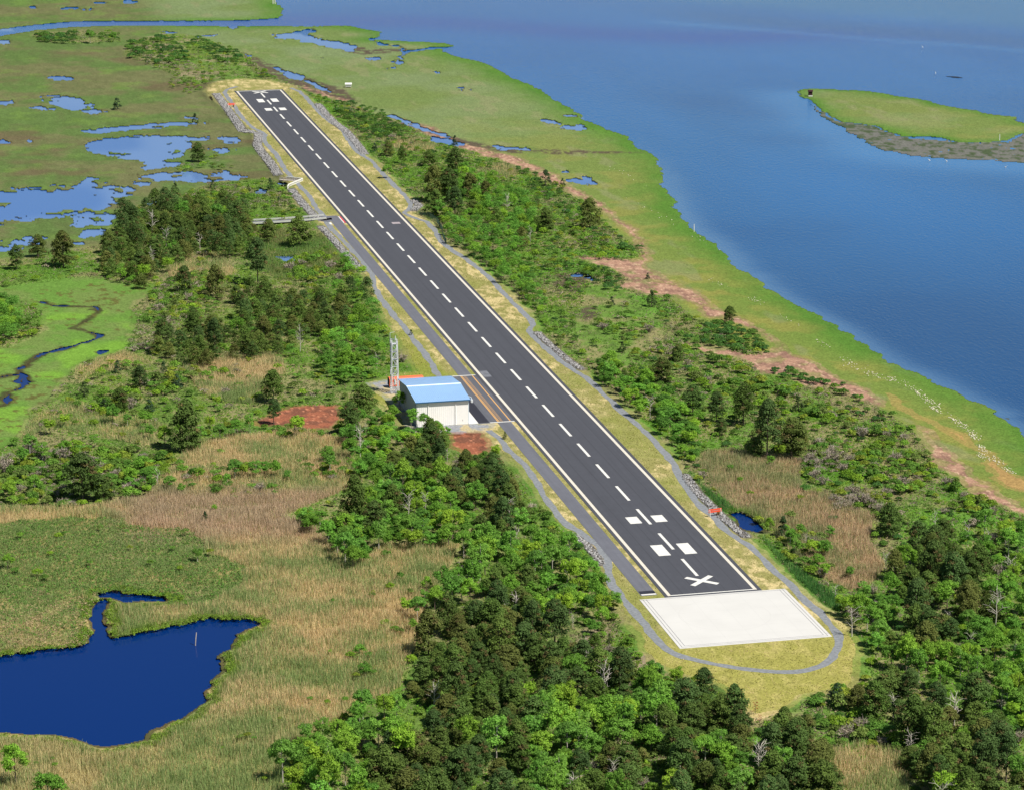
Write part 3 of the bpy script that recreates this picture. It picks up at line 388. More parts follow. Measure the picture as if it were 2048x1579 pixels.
# water
wet = np.maximum(sb, -60.0); wet = np.where(si > -38, np.minimum(wet, -si), wet)
pool = np.full(x.shape, -30.0)
for k_, L_ in PONDS.items():
    for P in L_:
        s = sdf(wx, wy, W0(P), 12)
        if k_ == 'marsh': s = s+(fbm(x, y*1.4, 11, 61, 5)-.54)*(9+16*sstep(750, 500, x))-(5+6*sstep(750, 560, x))*sstep(.56, .64, fbm(x*.7, y, 7, 65, 3))*(y > 0)+(fbm(x, y, 2.5, 63, 2)-.5)*2
        if k_ != 'marsh': s = s+.9
        pool = np.maximum(pool, s)
for i, P in enumerate(STREAM+CREEK2):
    Q = np.array(W0(P)); k = (x > Q[:, 0].min()-12) & (x < Q[:, 0].max()+12) & (y > Q[:, 1].min()-12) & (y < Q[:, 1].max()+12)
    d = segdist(wx[k], wy[k], Q.tolist(), False); wdt = (.05 if i < len(STREAM) else 1.2)+(fbm(x[k], y[k], 10, 71, 2)-.45)*(3.2 if i < len(STREAM) else 4)
    pool[k] = np.maximum(pool[k], wdt-d)
    if i < len(STREAM):
        w = np.zeros(x.shape); w[k] = sstep(2.3, .6, d+(n3[k]-.5)*4); col = mix(col, two((66, 56, 40), (48, 42, 34), n4), w*.85)
pool = np.where(shw > .4, -30, pool)
wet = np.maximum(wet, pool)
fl = sdf(wx, wy, W0(FLAT), 20)
bank = sstep(-.7, -.2, wet); col = mix(col, two((74, 66, 42), (52, 46, 34), n4), bank*.8)
zw = sstep(-.7, 1.6, wet); z = z*(1-zw)+zw*-2.7
flz = -1.17+(fbm(x, y, 3.0, 81, 3)-.5)*.3-.02*sstep(6, -2, fl)*8*.05
isf = (fl > 0) & (si < 0); z = np.where(isf, np.maximum(z, flz+.03*np.clip(6+si, 0, 6)/3), z); col = mix(col, two((98, 98, 92), (66, 78, 54), sstep(.45, .65, n3)), (isf*sstep(-1, 1, fl)))
zones[wet > -1.0] = 3
col = np.clip(col*(0.86+.28*n4)[:, None], 0, 1)
t = (z-CH)/(0-CH); vx = CX+(x-CX)*t; vy = CY+(y-CY)*t
V = np.stack([vx, vy, z], 1)
idx = np.arange(NX*NY).reshape(NY, NX); Fq = np.stack([idx[:-1, :-1], idx[1:, :-1], idx[1:, 1:], idx[:-1, 1:]], -1).reshape(-1, 4)
m, tr, b, L = nodes('ground'); at = tr.nodes.new('ShaderNodeAttribute'); at.attribute_name = 'Col'
tc = tr.nodes.new('ShaderNodeTexCoord'); na = tr.nodes.new('ShaderNodeTexNoise'); na.inputs['Scale'].default_value = 1.6; na.inputs['Detail'].default_value = 6; na.inputs['Roughness'].default_value = .7
L.new(tc.outputs['Object'], na.inputs['Vector']); mr = tr.nodes.new('ShaderNodeMapRange'); mr.inputs[1].default_value = .3; mr.inputs[2].default_value = .7; mr.inputs[3].default_value = .58; mr.inputs[4].default_value = 1.4; L.new(na.outputs[0], mr.inputs[0])
vm = tr.nodes.new('ShaderNodeVectorMath'); vm.operation = 'SCALE'; L.new(at.outputs['Color'], vm.inputs[0]); L.new(mr.outputs[0], vm.inputs['Scale']); L.new(vm.outputs[0], b.inputs['Base Color'])
bp = tr.nodes.new('ShaderNodeBump'); bp.inputs['Strength'].default_value = .5; bp.inputs['Distance'].default_value = .3; L.new(na.outputs[0], bp.inputs['Height']); L.new(bp.outputs[0], b.inputs['Normal'])
b.inputs['Roughness'].default_value = 1; spec(b, 0.05)
g = mesh('ground', V, Fq, m, col=col, smooth=True); tag(g, kind='structure')
ZG = z.reshape(sh); KG = zones.reshape(sh); WETG = wet.reshape(sh)
def gidx(qx, qy):
    i = np.clip(np.round((np.asarray(qx)+70)/2).astype(int)+FX0, 0, NX-1); j = np.clip(np.round((np.asarray(qy)+56)/2).astype(int)+FY0, 0, NY-1); return j, i
def gz(wx_, wy_):
    qx, qy = proj(wx_, wy_, 0*np.asarray(wx_)); j, i = gidx(qx, qy); return ZG[j, i], KG[j, i], WETG[j, i]
def onground(qx, qy):                      # photo point of a foot -> (x, y, z)
    j, i = gidx(qx, qy); zz = float(ZG[j, i]); zz = max(zz, -1.25); X, Y = unproj(qx, qy, zz); return float(X), float(Y), zz

# ---------------------------------------------------------------- water
WL = -1.25
ax = axis(-80, 2130, 10, -9000, 11000, 22); ay = axis(-60, 1660, 5, -750, 5200, 26)
QX, QY = np.meshgrid(ax, ay); wxx, wyy = unproj(QX, QY, WL); X_, Y_ = wxx.ravel(), wyy.ravel(); qx, qy = QX.ravel(), QY.ravel()
nb = fbm(X_, Y_, 160, 90, 4); nb2 = fbm(X_*.4, Y_, 60, 95, 3)
wc = two((28, 86, 138), (18, 74, 126), sstep(.35, .65, nb)); wc = wc*(.8+.4*fbm(X_*.25+Y_*.1, Y_*1.2, 90, 97, 4))[:, None]
wc = mix(wc, S((28, 66, 108)), sstep(330, 720, qy)*.85); wc = mix(wc, S((6, 84, 152)), sstep(300, 60, qy)*.6)
e1 = 28+(qx-560)*.03+8*np.sin(qx/170); wc = mix(wc, S((22, 62, 136)), np.exp(-((qy-e1-14-(nb-.5)*16)/15)**2)*.85*sstep(2100, 1500, qx))
e2 = 46+(qx-1348)*.08; wc = mix(wc, S((66, 122, 172)), np.exp(-((qy-e2-(nb2-.5)*5)/3.5)**2)*.28*sstep(1250, 1380, qx))
wc = mix(wc, S((28, 74, 128)), np.exp(-((qy-e2+17)/13)**2)*.7*sstep(1200, 1500, qx))
wc = mix(wc, S((48, 100, 138)), sstep(e2-30, e2-60, qy)*.55*sstep(1000, 1300, qx))
dsh = np.clip(sdf(X_, Y_, W0(BAY), 60), 0, 60); wc = mix(wc, S((80, 114, 148)), np.exp(-(dsh/(3+9*nb2))**2)*.6*sstep(250, 420, qy)*sstep(1100, 1300, qx))
dis = np.clip(-sdf(X_, Y_, W0(FLAT), 60), 0, 60); wc = mix(wc, S((84, 140, 190)), np.exp(-(dis/24)**2)*.3)
rg = np.where(sstep(.3, .7, nb2) > .5, .17, .13); wv = np.ones(X_.shape)*1.0
mz = inside(qx, qy, pts('-9000,60 -500,60 560,60 1500,250 1500,640 -9000,640')); bi = sdf(X_, Y_, W0(BAY), 60) < 0
w = (mz & bi)*1.0; wc = mix(wc, two((88, 118, 164), (66, 102, 156), sstep(.4, .6, nb2)), w); wv = wv*(1-w)+.25*w
w = (inside(qx, qy, pts('-9000,640 200,560 1000,900 1900,980 1900,5300 -9000,5300')) & bi)*1.0; wc = mix(wc, S((0, 36, 92)), w); wv = wv*(1-w)+.06*w; rg = rg*(1-w)+.04*w
mw, tr, b, L = nodes('water'); at = tr.nodes.new('ShaderNodeAttribute'); at.attribute_name = 'Col'; L.new(at.outputs['Color'], b.inputs['Base Color'])
at2 = tr.nodes.new('ShaderNodeAttribute'); at2.attribute_name = 'Wave'
tc = tr.nodes.new('ShaderNodeTexCoord'); mp = tr.nodes.new('ShaderNodeMapping'); mp.inputs['Rotation'].default_value = (0, 0, .5); mp.inputs['Scale'].default_value = (.55, 1.5, 1); L.new(tc.outputs['Object'], mp.inputs[0])
nw = tr.nodes.new('ShaderNodeTexNoise'); nw.inputs['Scale'].default_value = .6; nw.inputs['Detail'].default_value = 6; L.new(mp.outputs[0], nw.inputs['Vector'])
bp = tr.nodes.new('ShaderNodeBump'); bp.inputs['Distance'].default_value = .35; ml = tr.nodes.new('ShaderNodeMath'); ml.operation = 'MULTIPLY'; ml.inputs[1].default_value = .5; L.new(at2.outputs['Fac'], ml.inputs[0]); L.new(ml.outputs[0], bp.inputs['Strength'])
L.new(nw.outputs[0], bp.inputs['Height']); L.new(bp.outputs[0], b.inputs['Normal']); b.inputs['Roughness'].default_value = .12; b.inputs['IOR'].default_value = 1.33; spec(b, .22)
nx_, ny_ = len(ax), len(ay); idx = np.arange(nx_*ny_).reshape(ny_, nx_); Fq = np.stack([idx[:-1, :-1], idx[1:, :-1], idx[1:, 1:], idx[:-1, 1:]], -1).reshape(-1, 4)
wo = mesh('water', np.stack([X_, Y_, np.full(X_.shape, WL)], 1), Fq, mw, col=wc, smooth=True); tag(wo, kind='structure')
a = wo.data.attributes.new('Wave', 'FLOAT', 'POINT'); a.data.foreach_set('value', wv.astype(np.float32))

# ---------------------------------------------------------------- runway, road, pad, paths
def tarmac(name, c, streak=.16, joints=True, seams=()):
    m, t, b, L = nodes(name); tc = t.nodes.new('ShaderNodeTexCoord')
    mp = t.nodes.new('ShaderNodeMapping'); mp.inputs['Scale'].default_value = (.02, .9, 1); L.new(tc.outputs['Object'], mp.inputs[0])
    a = t.nodes.new('ShaderNodeTexNoise'); a.inputs['Scale'].default_value = 1.0; a.inputs['Detail'].default_value = 4; L.new(mp.outputs[0], a.inputs['Vector'])
    n = t.nodes.new('ShaderNodeTexNoise'); n.inputs['Scale'].default_value = .25; n.inputs['Detail'].default_value = 8; n.inputs['Roughness'].default_value = .75; L.new(tc.outputs['Object'], n.inputs['Vector'])
    ad = t.nodes.new('ShaderNodeMath'); ad.operation = 'ADD'; L.new(a.outputs[0], ad.inputs[0]); L.new(n.outputs[0], ad.inputs[1])
    r = t.nodes.new('ShaderNodeMapRange'); r.inputs[1].default_value = .7; r.inputs[2].default_value = 1.3; r.inputs[3].default_value = 1-streak; r.inputs[4].default_value = 1+streak; L.new(ad.outputs[0], r.inputs[0])
    fac = r.outputs[0]
    if seams:
        sx = t.nodes.new('ShaderNodeSeparateXYZ'); L.new(tc.outputs['Object'], sx.inputs[0])
        for ys in seams:
            d = t.nodes.new('ShaderNodeMath'); d.operation = 'SUBTRACT'; d.inputs[1].default_value = ys; L.new(sx.outputs[1], d.inputs[0])
            e = t.nodes.new('ShaderNodeMath'); e.operation = 'ABSOLUTE'; L.new(d.outputs[0], e.inputs[0])
            k = t.nodes.new('ShaderNodeMapRange'); k.inputs[1].default_value = .05; k.inputs[2].default_value = .16; k.inputs[3].default_value = .74; k.inputs[4].default_value = 1; L.new(e.outputs[0], k.inputs[0])
            q = t.nodes.new('ShaderNodeMath'); q.operation = 'MULTIPLY'; L.new(fac, q.inputs[0]); L.new(k.outputs[0], q.inputs[1]); fac = q.outputs[0]
    mx = t.nodes.new('ShaderNodeVectorMath'); mx.operation = 'SCALE'; mx.inputs[0].default_value = tuple(S(c)); L.new(fac, mx.inputs['Scale']); L.new(mx.outputs[0], b.inputs['Base Color'])
    b.inputs['Roughness'].default_value = .78; spec(b, .35); return m
ASPH = tarmac('asphalt', (66, 67, 73), .1, seams=(-7.6, -3.8, 3.9, 7.7)); ROAD = tarmac('road asphalt', (94, 95, 102), .14); DARK = tarmac('fresh asphalt', (38, 38, 48), .2); APR = tarmac('apron asphalt', (84, 85, 91), .2)
PAINT = plain('white paint', (206, 204, 197), .6, var=.12, scale=1.3); CREAM = plain('edge line paint', (200, 193, 178), .6, var=.08, scale=.8); ORP = plain('orange paint', (216, 164, 92), .6, var=.1); REDP = plain('red paint', (200, 44, 52), .6, var=.12)
def slab(name, x0, x1, y0, y1, z0, z1, mat, parent=None): return MB().box(x0, x1, y0, y1, z0, z1).build(name, mat, parent)
def grid_sheet(name, x0, x1, y0, y1, zz, mat, parent=None): return mesh(name, [(x0, y0, zz), (x1, y0, zz), (x1, y1, zz), (x0, y1, zz)], [(0, 1, 2, 3)], mat, parent)
Lr, Wh = 829.7, 11.43
run = tag(slab('runway', -1.0, Lr+1.4, -Wh-1.5, Wh+1.4, -.3, 0, ASPH), kind='structure')
for s_ in (1, -1): grid_sheet('edge_line', 0, Lr, s_*Wh-.45, s_*Wh+.45, .012, CREAM, run)
grid_sheet('end_line', Lr-.9, Lr, -Wh+.46, Wh-.46, .012, PAINT, run); grid_sheet('end_line', 0, .55, -Wh+.46, Wh-.46, .012, PAINT, run)
for i in range(36):
    x0 = 13.83+22.642*i; grid_sheet('centre_line_dash', x0, x0+14.3, -.42, .42, .012, PAINT, run)
for x0, x1 in ((31.8, 41.0), (60.6, 66.7), (791.2, 801.6), (764.5, 772.1)):
    for s_ in (1, -1): grid_sheet('marking_block', x0, x1, min(s_*1.95, s_*5.3), max(s_*1.95, s_*5.3), .012, PAINT, run)
for xc, hx, hy in ((9.8, 3.3, 3.4), (824.2, 3.4, 3.6)):
    v = []; ff = []
    for k, (sx_, sy_) in enumerate(((1, 1), (1, -1))):
        a = np.array([xc-hx*sx_, -hy*sy_]); bb = np.array([xc+hx*sx_, hy*sy_]); d = (bb-a)/np.linalg.norm(bb-a); n_ = np.array([-d[1], d[0]])*.75
        v += [(*(a-n_), .012+.003*k), (*(bb-n_), .012+.003*k), (*(bb+n_), .012+.003*k), (*(a+n_), .012+.003*k)]; ff.append(tuple(range(4*k, 4*k+4)))
    mesh('cross_mark', v, ff, PAINT, run)
grid_sheet('survey_patch', 473.5, 477.2, -8.7, -5.3, .012, plain('worn patch', (150, 140, 142), .8), run)
grid_sheet('scuff_mark', 224, 232, 8.2, 10.8, .008, plain('pale scuff', (104, 106, 112), .9, var=.25, scale=.6), run)
# road beside the runway
road = tag(slab('access_road', 1.6, 496, 14.2, 18.5, -.25, -.02, ROAD), kind='structure')
grid_sheet('end_line', 2.0, 2.9, 14.3, 18.2, -.008, PAINT, road); grid_sheet('dark_joint', 3.0, 5.2, 14.25, 18.3, -.009, DARK, road)
apr = tag(slab('apron', 169.6, 228.0, 12.85, 24.4, -.22, -.012, APR), kind='structure')
grid_sheet('fresh_strip', 170.4, 227.4, 20.9, 24.35, -.002, DARK, apr)
for x0 in (169.7, 227.2): grid_sheet('white_line', x0, x0+.7, 13.0, 20.8, .0, PAINT, apr)
grid_sheet('orange_line', 170.6, 227.0, 14.05, 14.35, .0, ORP, apr); grid_sheet('orange_line', 170.6, 227.0, 18.0, 18.25, .0, ORP, apr); grid_sheet('orange_line', 170.6, 227.0, 17.6, 17.8, .0, ORP, apr)
v = []; ff = []
for i in range(62):
    x0 = 171+.9*i; n_ = len(v)
    for yy in (17.05, 16.6): n_ = len(v); v += [(x0, yy-.1, 0), (x0+.45, yy-.1, 0), (x0+.45, yy+.1, 0), (x0, yy+.1, 0)]; ff.append((n_, n_+1, n_+2, n_+3))
mesh('orange_dashes', v, ff, ORP, apr)
CONC = plain('concrete', (190, 188, 183), .8, var=.045, scale=.12); CONC2 = plain('concrete apron', (200, 198, 193), .8, var=.05, scale=.3)
tag(slab('concrete_strip', 170.0, 198.6, 24.42, 27.3, -.25, .0, CONC2), kind='structure')
pad = tag(slab('concrete_pad', -38.0, -1.02, -19.02, 19.67, -.3, .01, CONC), kind='structure')
GREY = plain('dark groove', (96, 96, 100), .8); TIRE = plain('tyre trace', (186, 184, 179), .8, var=.03, scale=.5); JNT = plain('pad joint', (182, 180, 176), .8)
for d_ in (.75, 1.6):
    w_ = .12; v = []; ff = []
    for (a0, a1, b0, b1) in ((-38+d_, -1.02-.4, 19.67-d_-w_, 19.67-d_), (-38+d_, -1.02-.4, -19.02+d_, -19.02+d_+w_), (-38+d_, -38+d_+w_, -19.02+d_+w_+.01, 19.67-d_-w_-.01)):
        n_ = len(v); v += [(a0, b0, .016), (a1, b0, .016), (a1, b1, .016), (a0, b1, .016)]; ff.append((n_, n_+1, n_+2, n_+3))
    mesh('border_groove', v, ff, GREY, pad)
grid_sheet('edge_groove', -1.9, -1.75, -19, 19.6, .016, GREY, pad)
v = []; ff = []
for k in range(1, 6):
    for (a0, a1, b0, b1) in ((-36, -2, -19+6.4*k, -19+6.4*k+.07), (-38+6.1*k, -38+6.1*k+.07, -17, 17.6)):
        n_ = len(v); zz = .013+(.001 if a1-a0 < 1 else 0); v += [(a0, b0, zz), (a1, b0, zz), (a1, b1, zz), (a0, b1, zz)]; ff.append((n_, n_+1, n_+2, n_+3))
mesh('slab_joint', v, ff, JNT, pad)
def ribbon(name, P, w, zz, mat, parent=None, jit=.25, step=1.5, dz=None):
    P = np.array(P, float); d = np.r_[0, np.cumsum(np.linalg.norm(np.diff(P, axis=0), axis=1))]; t = np.arange(0, d[-1], step)
    X = np.interp(t, d, P[:, 0]); Y = np.interp(t, d, P[:, 1])
    for _ in range(2): X[1:-1] = (X[:-2]+2*X[1:-1]+X[2:])/4; Y[1:-1] = (Y[:-2]+2*Y[1:-1]+Y[2:])/4
    tx = np.gradient(X); ty = np.gradient(Y); l = np.hypot(tx, ty); nx, ny = -ty/l, tx/l
    w1 = w/2+(fbm(t, t*0, 6, 5, 3)-.5)*jit*3; w2 = w/2+(fbm(t, t*0+9, 6, 7, 3)-.5)*jit*3
    V = np.empty((2*len(t), 3)); V[0::2] = np.stack([X+nx*w1, Y+ny*w1, t*0+zz], 1); V[1::2] = np.stack([X-nx*w2, Y-ny*w2, t*0+zz], 1)
    i = np.arange(len(t)-1)*2; return mesh(name, V, np.stack([i, i+1, i+3, i+2], 1), mat, parent)
v = [(-17+11.5*math.cos(a), 2.0+11.5*math.sin(a)) for a in np.linspace(.1, math.pi*1.75, 60)]
v = [(min(p[0], -3), p[1]) for p in v]; ribbon('tyre_arc', v, .22, .0125, TIRE, pad, jit=.05, step=.6)
GRV = plain('gravel', (118, 121, 124), .95, var=.28, scale=1.1, bump=.3)
tag(ribbon('gravel_path', W0(PATH_R, -.04), 2.2, -.035, GRV, jit=.5), kind='structure'); tag(ribbon('gravel_path', W0(PATH_L, -.04), 2.2, -.03, GRV, jit=.5), kind='structure')
tag(slab('painted_threshold', 479.6, 494.2, 12.86, 14.15, -.25, -.0, ROAD), kind='structure')
thr = bpy.data.objects['painted_threshold']; grid_sheet('red_bar', 480.3, 493.8, 13.0, 13.55, .008, REDP, thr); grid_sheet('white_bar', 480.3, 493.8, 13.6, 14.1, .008, PAINT, thr)
# causeway road with white barriers
cA = [unproj(a, b) for a, b in ((694, 430), (670, 433.5), (650, 435.5), (620, 438.5), (580, 441.5), (540, 444), (500, 446), (440, 449))]
cA = [(float(a), float(b)) for a, b in cA]
tag(ribbon('causeway_road', [(491.5, 12.9), (488.5, 17), (486, 21)]+cA[2:], 6.0, -.015, ROAD, jit=.05), kind='structure')
tag(grid_sheet('stop_line', 478.5, 482.5, 18.9, 19.9, .0, PAINT), kind='structure')
#END2
# ---------------------------------------------------------------- hangar
WALL = plain('white metal wall', (238, 235, 230), .55, var=.03, scale=.4); ROOF = plain('blue metal roof', (132, 166, 206), .36, var=.05, scale=.3, sp=.5); ROOFD = plain('dark blue trim', (40, 84, 118), .5, var=.05); RIDGE = plain('pale ridge cap', (206, 220, 228), .5, var=.04)
GALV = plain('galvanised steel', (200, 202, 204), .5, metal=.0, var=.08, scale=5); DOORG = plain('grey door', (150, 152, 154), .6); BLK = plain('black rubber', (24, 24, 26), .8)
X0, X1, Y0, Y1, HE, HR, XR = 170.4, 198.4, 27.4, 43.8, 7.7, 9.0, 184.6
hg = empty('hangar', (184.4, 35.6, 0), label='white metal hangar with a pale blue ribbed gable roof beside the runway', cat='hangar')
def chlocal(o, p):                                   # part built in world metres, hung under its thing
    l = p.location; o.data.transform(mathutils.Matrix.Translation((-l[0], -l[1], -l[2]))); return o
b_ = MB(); V = [(X0, Y0, -.3), (X1, Y0, -.3), (X1, Y0, HE), (XR, Y0, HR), (X0, Y0, HE), (X0, Y1, -.3), (X1, Y1, -.3), (X1, Y1, HE), (XR, Y1, HR), (X0, Y1, HE)]
b_.add(V, [(0, 1, 2, 3, 4), (0, 4, 9, 5), (1, 6, 7, 2), (4, 3, 8, 9), (3, 2, 7, 8)])
k = Y0+.45
while k < Y1-.2: b_.box(X0-.04, X0-.001, k, k+.09, -.1, HE-.12); b_.box(X1+.001, X1+.04, k, k+.09, -.1, HE-.12); k += .62
k = X0+.4
while k < X1: zt = HE+(HR-HE)*(1-abs(k-XR)/14.2)-.2; b_.box(k, k+.09, Y1+.001, Y1+.04, -.1, zt); k += .62
chlocal(b_.build('wall', WALL, hg), hg)
chlocal(MB().add(V[5:], [(4, 3, 2, 1, 0)]).build('gable_wall', plain('shade toned wall', (128, 136, 146), .6, var=.05), hg), hg)['label'] = 'gable end wall with its shade put into the grey colour'  # greyer than the other walls: shade on this end is put into its colour
rf = MB()
for (xa, za, xb, zb) in ((X0-.55, HE-.05, XR, HR+.07), (X1+.55, HE-.05, XR, HR+.07)):
    ya, yb = Y0-.45, Y1+.45; rf.add([(xa, ya, za), (xa, yb, za), (xb, yb, zb), (xb, ya, zb), (xa, ya, za+.14), (xa, yb, za+.14), (xb, yb, zb+.14), (xb, ya, zb+.14)], [(0, 1, 2, 3), (4, 7, 6, 5), (0, 4, 5, 1), (1, 5, 6, 2), (2, 6, 7, 3), (3, 7, 4, 0)])
rfo = chlocal(rf.build('roof', ROOF, hg), hg)
rb = MB(); k = Y0-.3
while k < Y1+.4:
    for xa, xb in ((X0-.54, XR-.3), (X1+.54, XR+.3)): rb.bar((xa, k, HE+.13), (xb, k, HR+.18), .09, .09)
    k += .61
chlocal(rb.build('standing_seams', plain('seam metal', (164, 196, 226), .4, var=.04), hg), hg)
rc = MB(); rc.add([(XR-.75, Y0-.47, HR+.12), (XR-.75, Y1+.47, HR+.12), (XR, Y1+.47, HR+.32), (XR, Y0-.47, HR+.32), (XR+.75, Y1+.47, HR+.12), (XR+.75, Y0-.47, HR+.12)], [(0, 1, 2, 3), (3, 2, 4, 5), (0, 3, 5), (1, 4, 2), (0, 5, 4, 1)]); chlocal(rc.build('ridge_cap', RIDGE, hg), hg)
chlocal(MB().box(X0-.72, X0-.56, Y0-.4, Y1+.4, HE-.22, HE+.1).build('gutter', ROOFD, hg), hg); chlocal(MB().box(X1+.56, X1+.72, Y0-.4, Y1+.4, HE-.22, HE+.1).build('gutter', ROOFD, hg), hg)
for yy in (Y1-3.7, Y0+4.1): chlocal(MB().box(X0-.22, X0-.05, yy, yy+.17, .05, HE-.2).box(X0-.55, X0-.05, yy, yy+.17, .02, .2).build('downspout', WALL, hg), hg)
chlocal(MB().box(X0-.05, X0+.1, Y0-.03, Y0+.12, 0, HE-.2).build('corner_trim', RIDGE, hg), hg)
dm = MB()
for i in range(4): dm.box(173.6+5.4*i, 178.9+5.4*i, Y0-.14, Y0-.02, .05, 6.2)
dr = chlocal(dm.build('sliding_door', DOORG, hg), hg)
GLS = plain('dark glass', (30, 40, 50), .1, sp=.8)
for i in range(4): o = MB().box(175.2+5.4*i, 177.2+5.4*i, Y0-.17, Y0-.145, 3.4, 4.4).build('window', GLS, dr); o.data.transform(mathutils.Matrix.Translation((-184.4, -35.6, 0)))
lt = MB(); lt.bar((X0+1.2, Y0-.5, HE-.7), (X0+1.2, Y0-1.1, HE-.5), .1).box(X0+.7, X0+1.7, Y0-1.5, Y0-.95, HE-1.3, HE-.45); chlocal(lt.build('floodlight', GALV, hg), hg)
lt = MB(); lt.tube([(X0+3, Y0-.05, HE-.2), (X0+3, Y0-.8, HE+.1), (X0+2.2, Y0-1.2, HE), (X0+1.6, Y0-1.3, HE-.4)], [.1]*4, 6); chlocal(lt.build('vent_pipe', RIDGE, hg), hg)
chlocal(MB().box(X0-.06, X0-.045, Y0+1.9, Y0+1.98, 1.0, 1.45).build('vent_slot', BLK, hg), hg)

# ---------------------------------------------------------------- steel tower and orange trailer
tx_, ty_ = 211.5, 43.0
tw = empty('lattice_tower', (tx_, ty_, 0), label='tall galvanised steel lattice tower behind the hangar', cat='tower')
def leg(zz): k = 1.15-.28*zz/17.3; return [(k*a, k*b, zz) for a, b in ((1, 1), (-1, 1), (-1, -1), (1, -1))]
lv = [0, 3.0, 5.9, 8.8, 11.4, 13.9, 16.2]
for i in range(4): MB().bar(leg(0)[i], leg(17.2)[i], .26).build('leg', GALV, tw)
br = MB()
for q in range(len(lv)-1):
    A, B = leg(lv[q]), leg(lv[q+1])
    for i in range(4):
        j = (i+1) % 4; br.bar(B[i], B[j], .13)
        if (i+q) % 2: br.bar(A[i], B[j], .11)
        else: br.bar(A[j], B[i], .11)
br.build('bracing', GALV, tw)
for zz in (10.9, 13.4, 16.0): 
    k = 1.02-.016*zz; MB().box(-k, k, -k, k, zz, zz+.12).box(-k-.03, -k+.06, -k, k, zz+.12, zz+.5).box(-k, k, k-.06, k+.03, zz+.12, zz+.45).build('platform', GALV, tw)
rl = MB(); k = .95
for a in ((k, k), (-k, k), (-k, -k), (k, -k)): rl.bar((*a, 16.2), (*a, 17.6), .07)
for zz in (17.0, 17.6):
    for p_, q_ in (((k, k), (-k, k)), ((-k, k), (-k, -k)), ((-k, -k), (k, -k)), ((k, -k), (k, k))): rl.bar((*p_, zz), (*q_, zz), .06)
rl.build('guard_rail', GALV, tw)
st = MB(); st.bar((.0, -.5, .1), (.3, .4, 5.8), .28, .06).bar((.3, .5, 5.9), (0, -.5, 11.3), .28, .06).build('stair', GALV, tw)
ms = MB(); ms.tube([(-.2, 1.35, 13.5), (-.2, 1.35, 19.9)], [.09, .06], 6); ms.tube([(-.2, 1.35, 19.8), (-.2, -.2, 20.1)], [.06, .045], 6); ms.bar((-.2, .9, 14), (-.2, 1.35, 14), .08); ms.bar((-.2, .9, 16), (-.2, 1.35, 16), .08); ms.build('antenna_mast', GALV, tw)
MB().tube([(.4, -.5, 17.3), (.4, -.5, 18.6)], [.16, .1], 8).build('sensor', GALV, tw)
ORG = plain('orange container paint', (226, 106, 66), .5, var=.08, scale=.8)
cx_, cy_, _ = 218.5, 38.0, 0
ct = empty('storage_container', (cx_, cy_, 0), label='orange fuel container with rounded top edges behind the hangar at the tower foot', cat='container')
P2 = [(-1.3, .5), (-1.3, 2.9), (-1.0, 3.2), (1.0, 3.2), (1.3, 2.9), (1.3, .5)]; V = [(a, yy, b) for yy in (-5.6, 5.6) for a, b in P2]
MB().add(V, [tuple(range(6)), tuple(range(6, 12))[::-1]]+[(i, 6+i, 6+(i+1) % 6, (i+1) % 6) for i in range(6)]).build('tank_body', ORG, ct)
MB().box(-1.38, -1.305, 3.4, 4.2, 1.1, 2.7).build('name_plate', PAINT, ct); MB().box(-1.2, 1.2, 5.605, 5.8, .7, 3.0).build('end_door', BLK, ct)
MB().box(-1.25, 1.25, -5.5, 5.5, .0, .5).build('skid', plain('pale skid', (176, 170, 166), .8), ct)

# ---------------------------------------------------------------- footbridge, rails, barriers, fence, barricades, small things
WOOD = plain('weathered wood', (168, 160, 150), .85, var=.2, scale=2); WRL = plain('white rail', (228, 226, 214), .6, var=.05)
GRYR = plain('grey concrete rail', (186, 186, 178), .8)
def rail(name, P, h, label, cat, w=.18, n=3, gap=3.0, mat=WRL, group=None):
    P = [np.array(p, float) for p in P]; e = empty(name, tuple(P[0]), label=label, cat=cat, group=group); o0 = P[0]
    for q in range(len(P)-1):
        a, b = P[q]-o0, P[q+1]-o0; m_ = max(2, int(np.linalg.norm(b-a)/gap)+1)
        for i in range(m_):
            p = a+(b-a)*i/(m_-1); MB().bar(p+[0, 0, -.7], p+[0, 0, h], w).build('post', mat, e)
    rr = MB()
    for q in range(len(P)-1):
        a, b = P[q]-o0, P[q+1]-o0
        for i in range(n): zz = h*(i+1)/n; rr.bar(a+[0, 0, zz], b+[0, 0, zz], w, w*1.6)
    rr.build('rail', mat, e); return e
def gp(a, b, z_=0.0): X, Y = unproj(a, b, z_); return (float(X), float(Y), z_)
fb = empty('footbridge', gp(566, 359), label='grey wooden footbridge crossing the marsh ditch beside the upper runway', cat='bridge'); o0 = np.array(fb.location)
A = [np.array(gp(*q))-o0 for q in ((560, 359.5), (600, 362.5))]; MB().bar(A[0], A[1], 2.2, .2).build('deck', WOOD, fb)
for s_ in (1.05, -1.05):
    r_ = MB(); 
    for zz in (.5, 1.0): r_.bar(A[0]+[s_, 0, zz], A[1]+[s_, 0, zz], .12)
    for i in range(7): p = A[0]+(A[1]-A[0])*i/6+[s_, 0, 0]; r_.bar(p+[0, 0, -1.3], p+[0, 0, 1.0], .16)
    r_.build('handrail', WOOD, fb)
rail('guard_rail', [gp(573, 357.5), gp(605, 361)], .8, 'white rail running along the back of the footbridge to its point', 'rail', w=.34)
rail('guard_rail', [gp(605, 361.6), gp(578, 373), gp(575.5, 377)], .8, 'white rail slanting back from the footbridge point to the rocks', 'rail', w=.4)
CW = [np.array([a, b, 0.]) for a, b in cA[2:]]
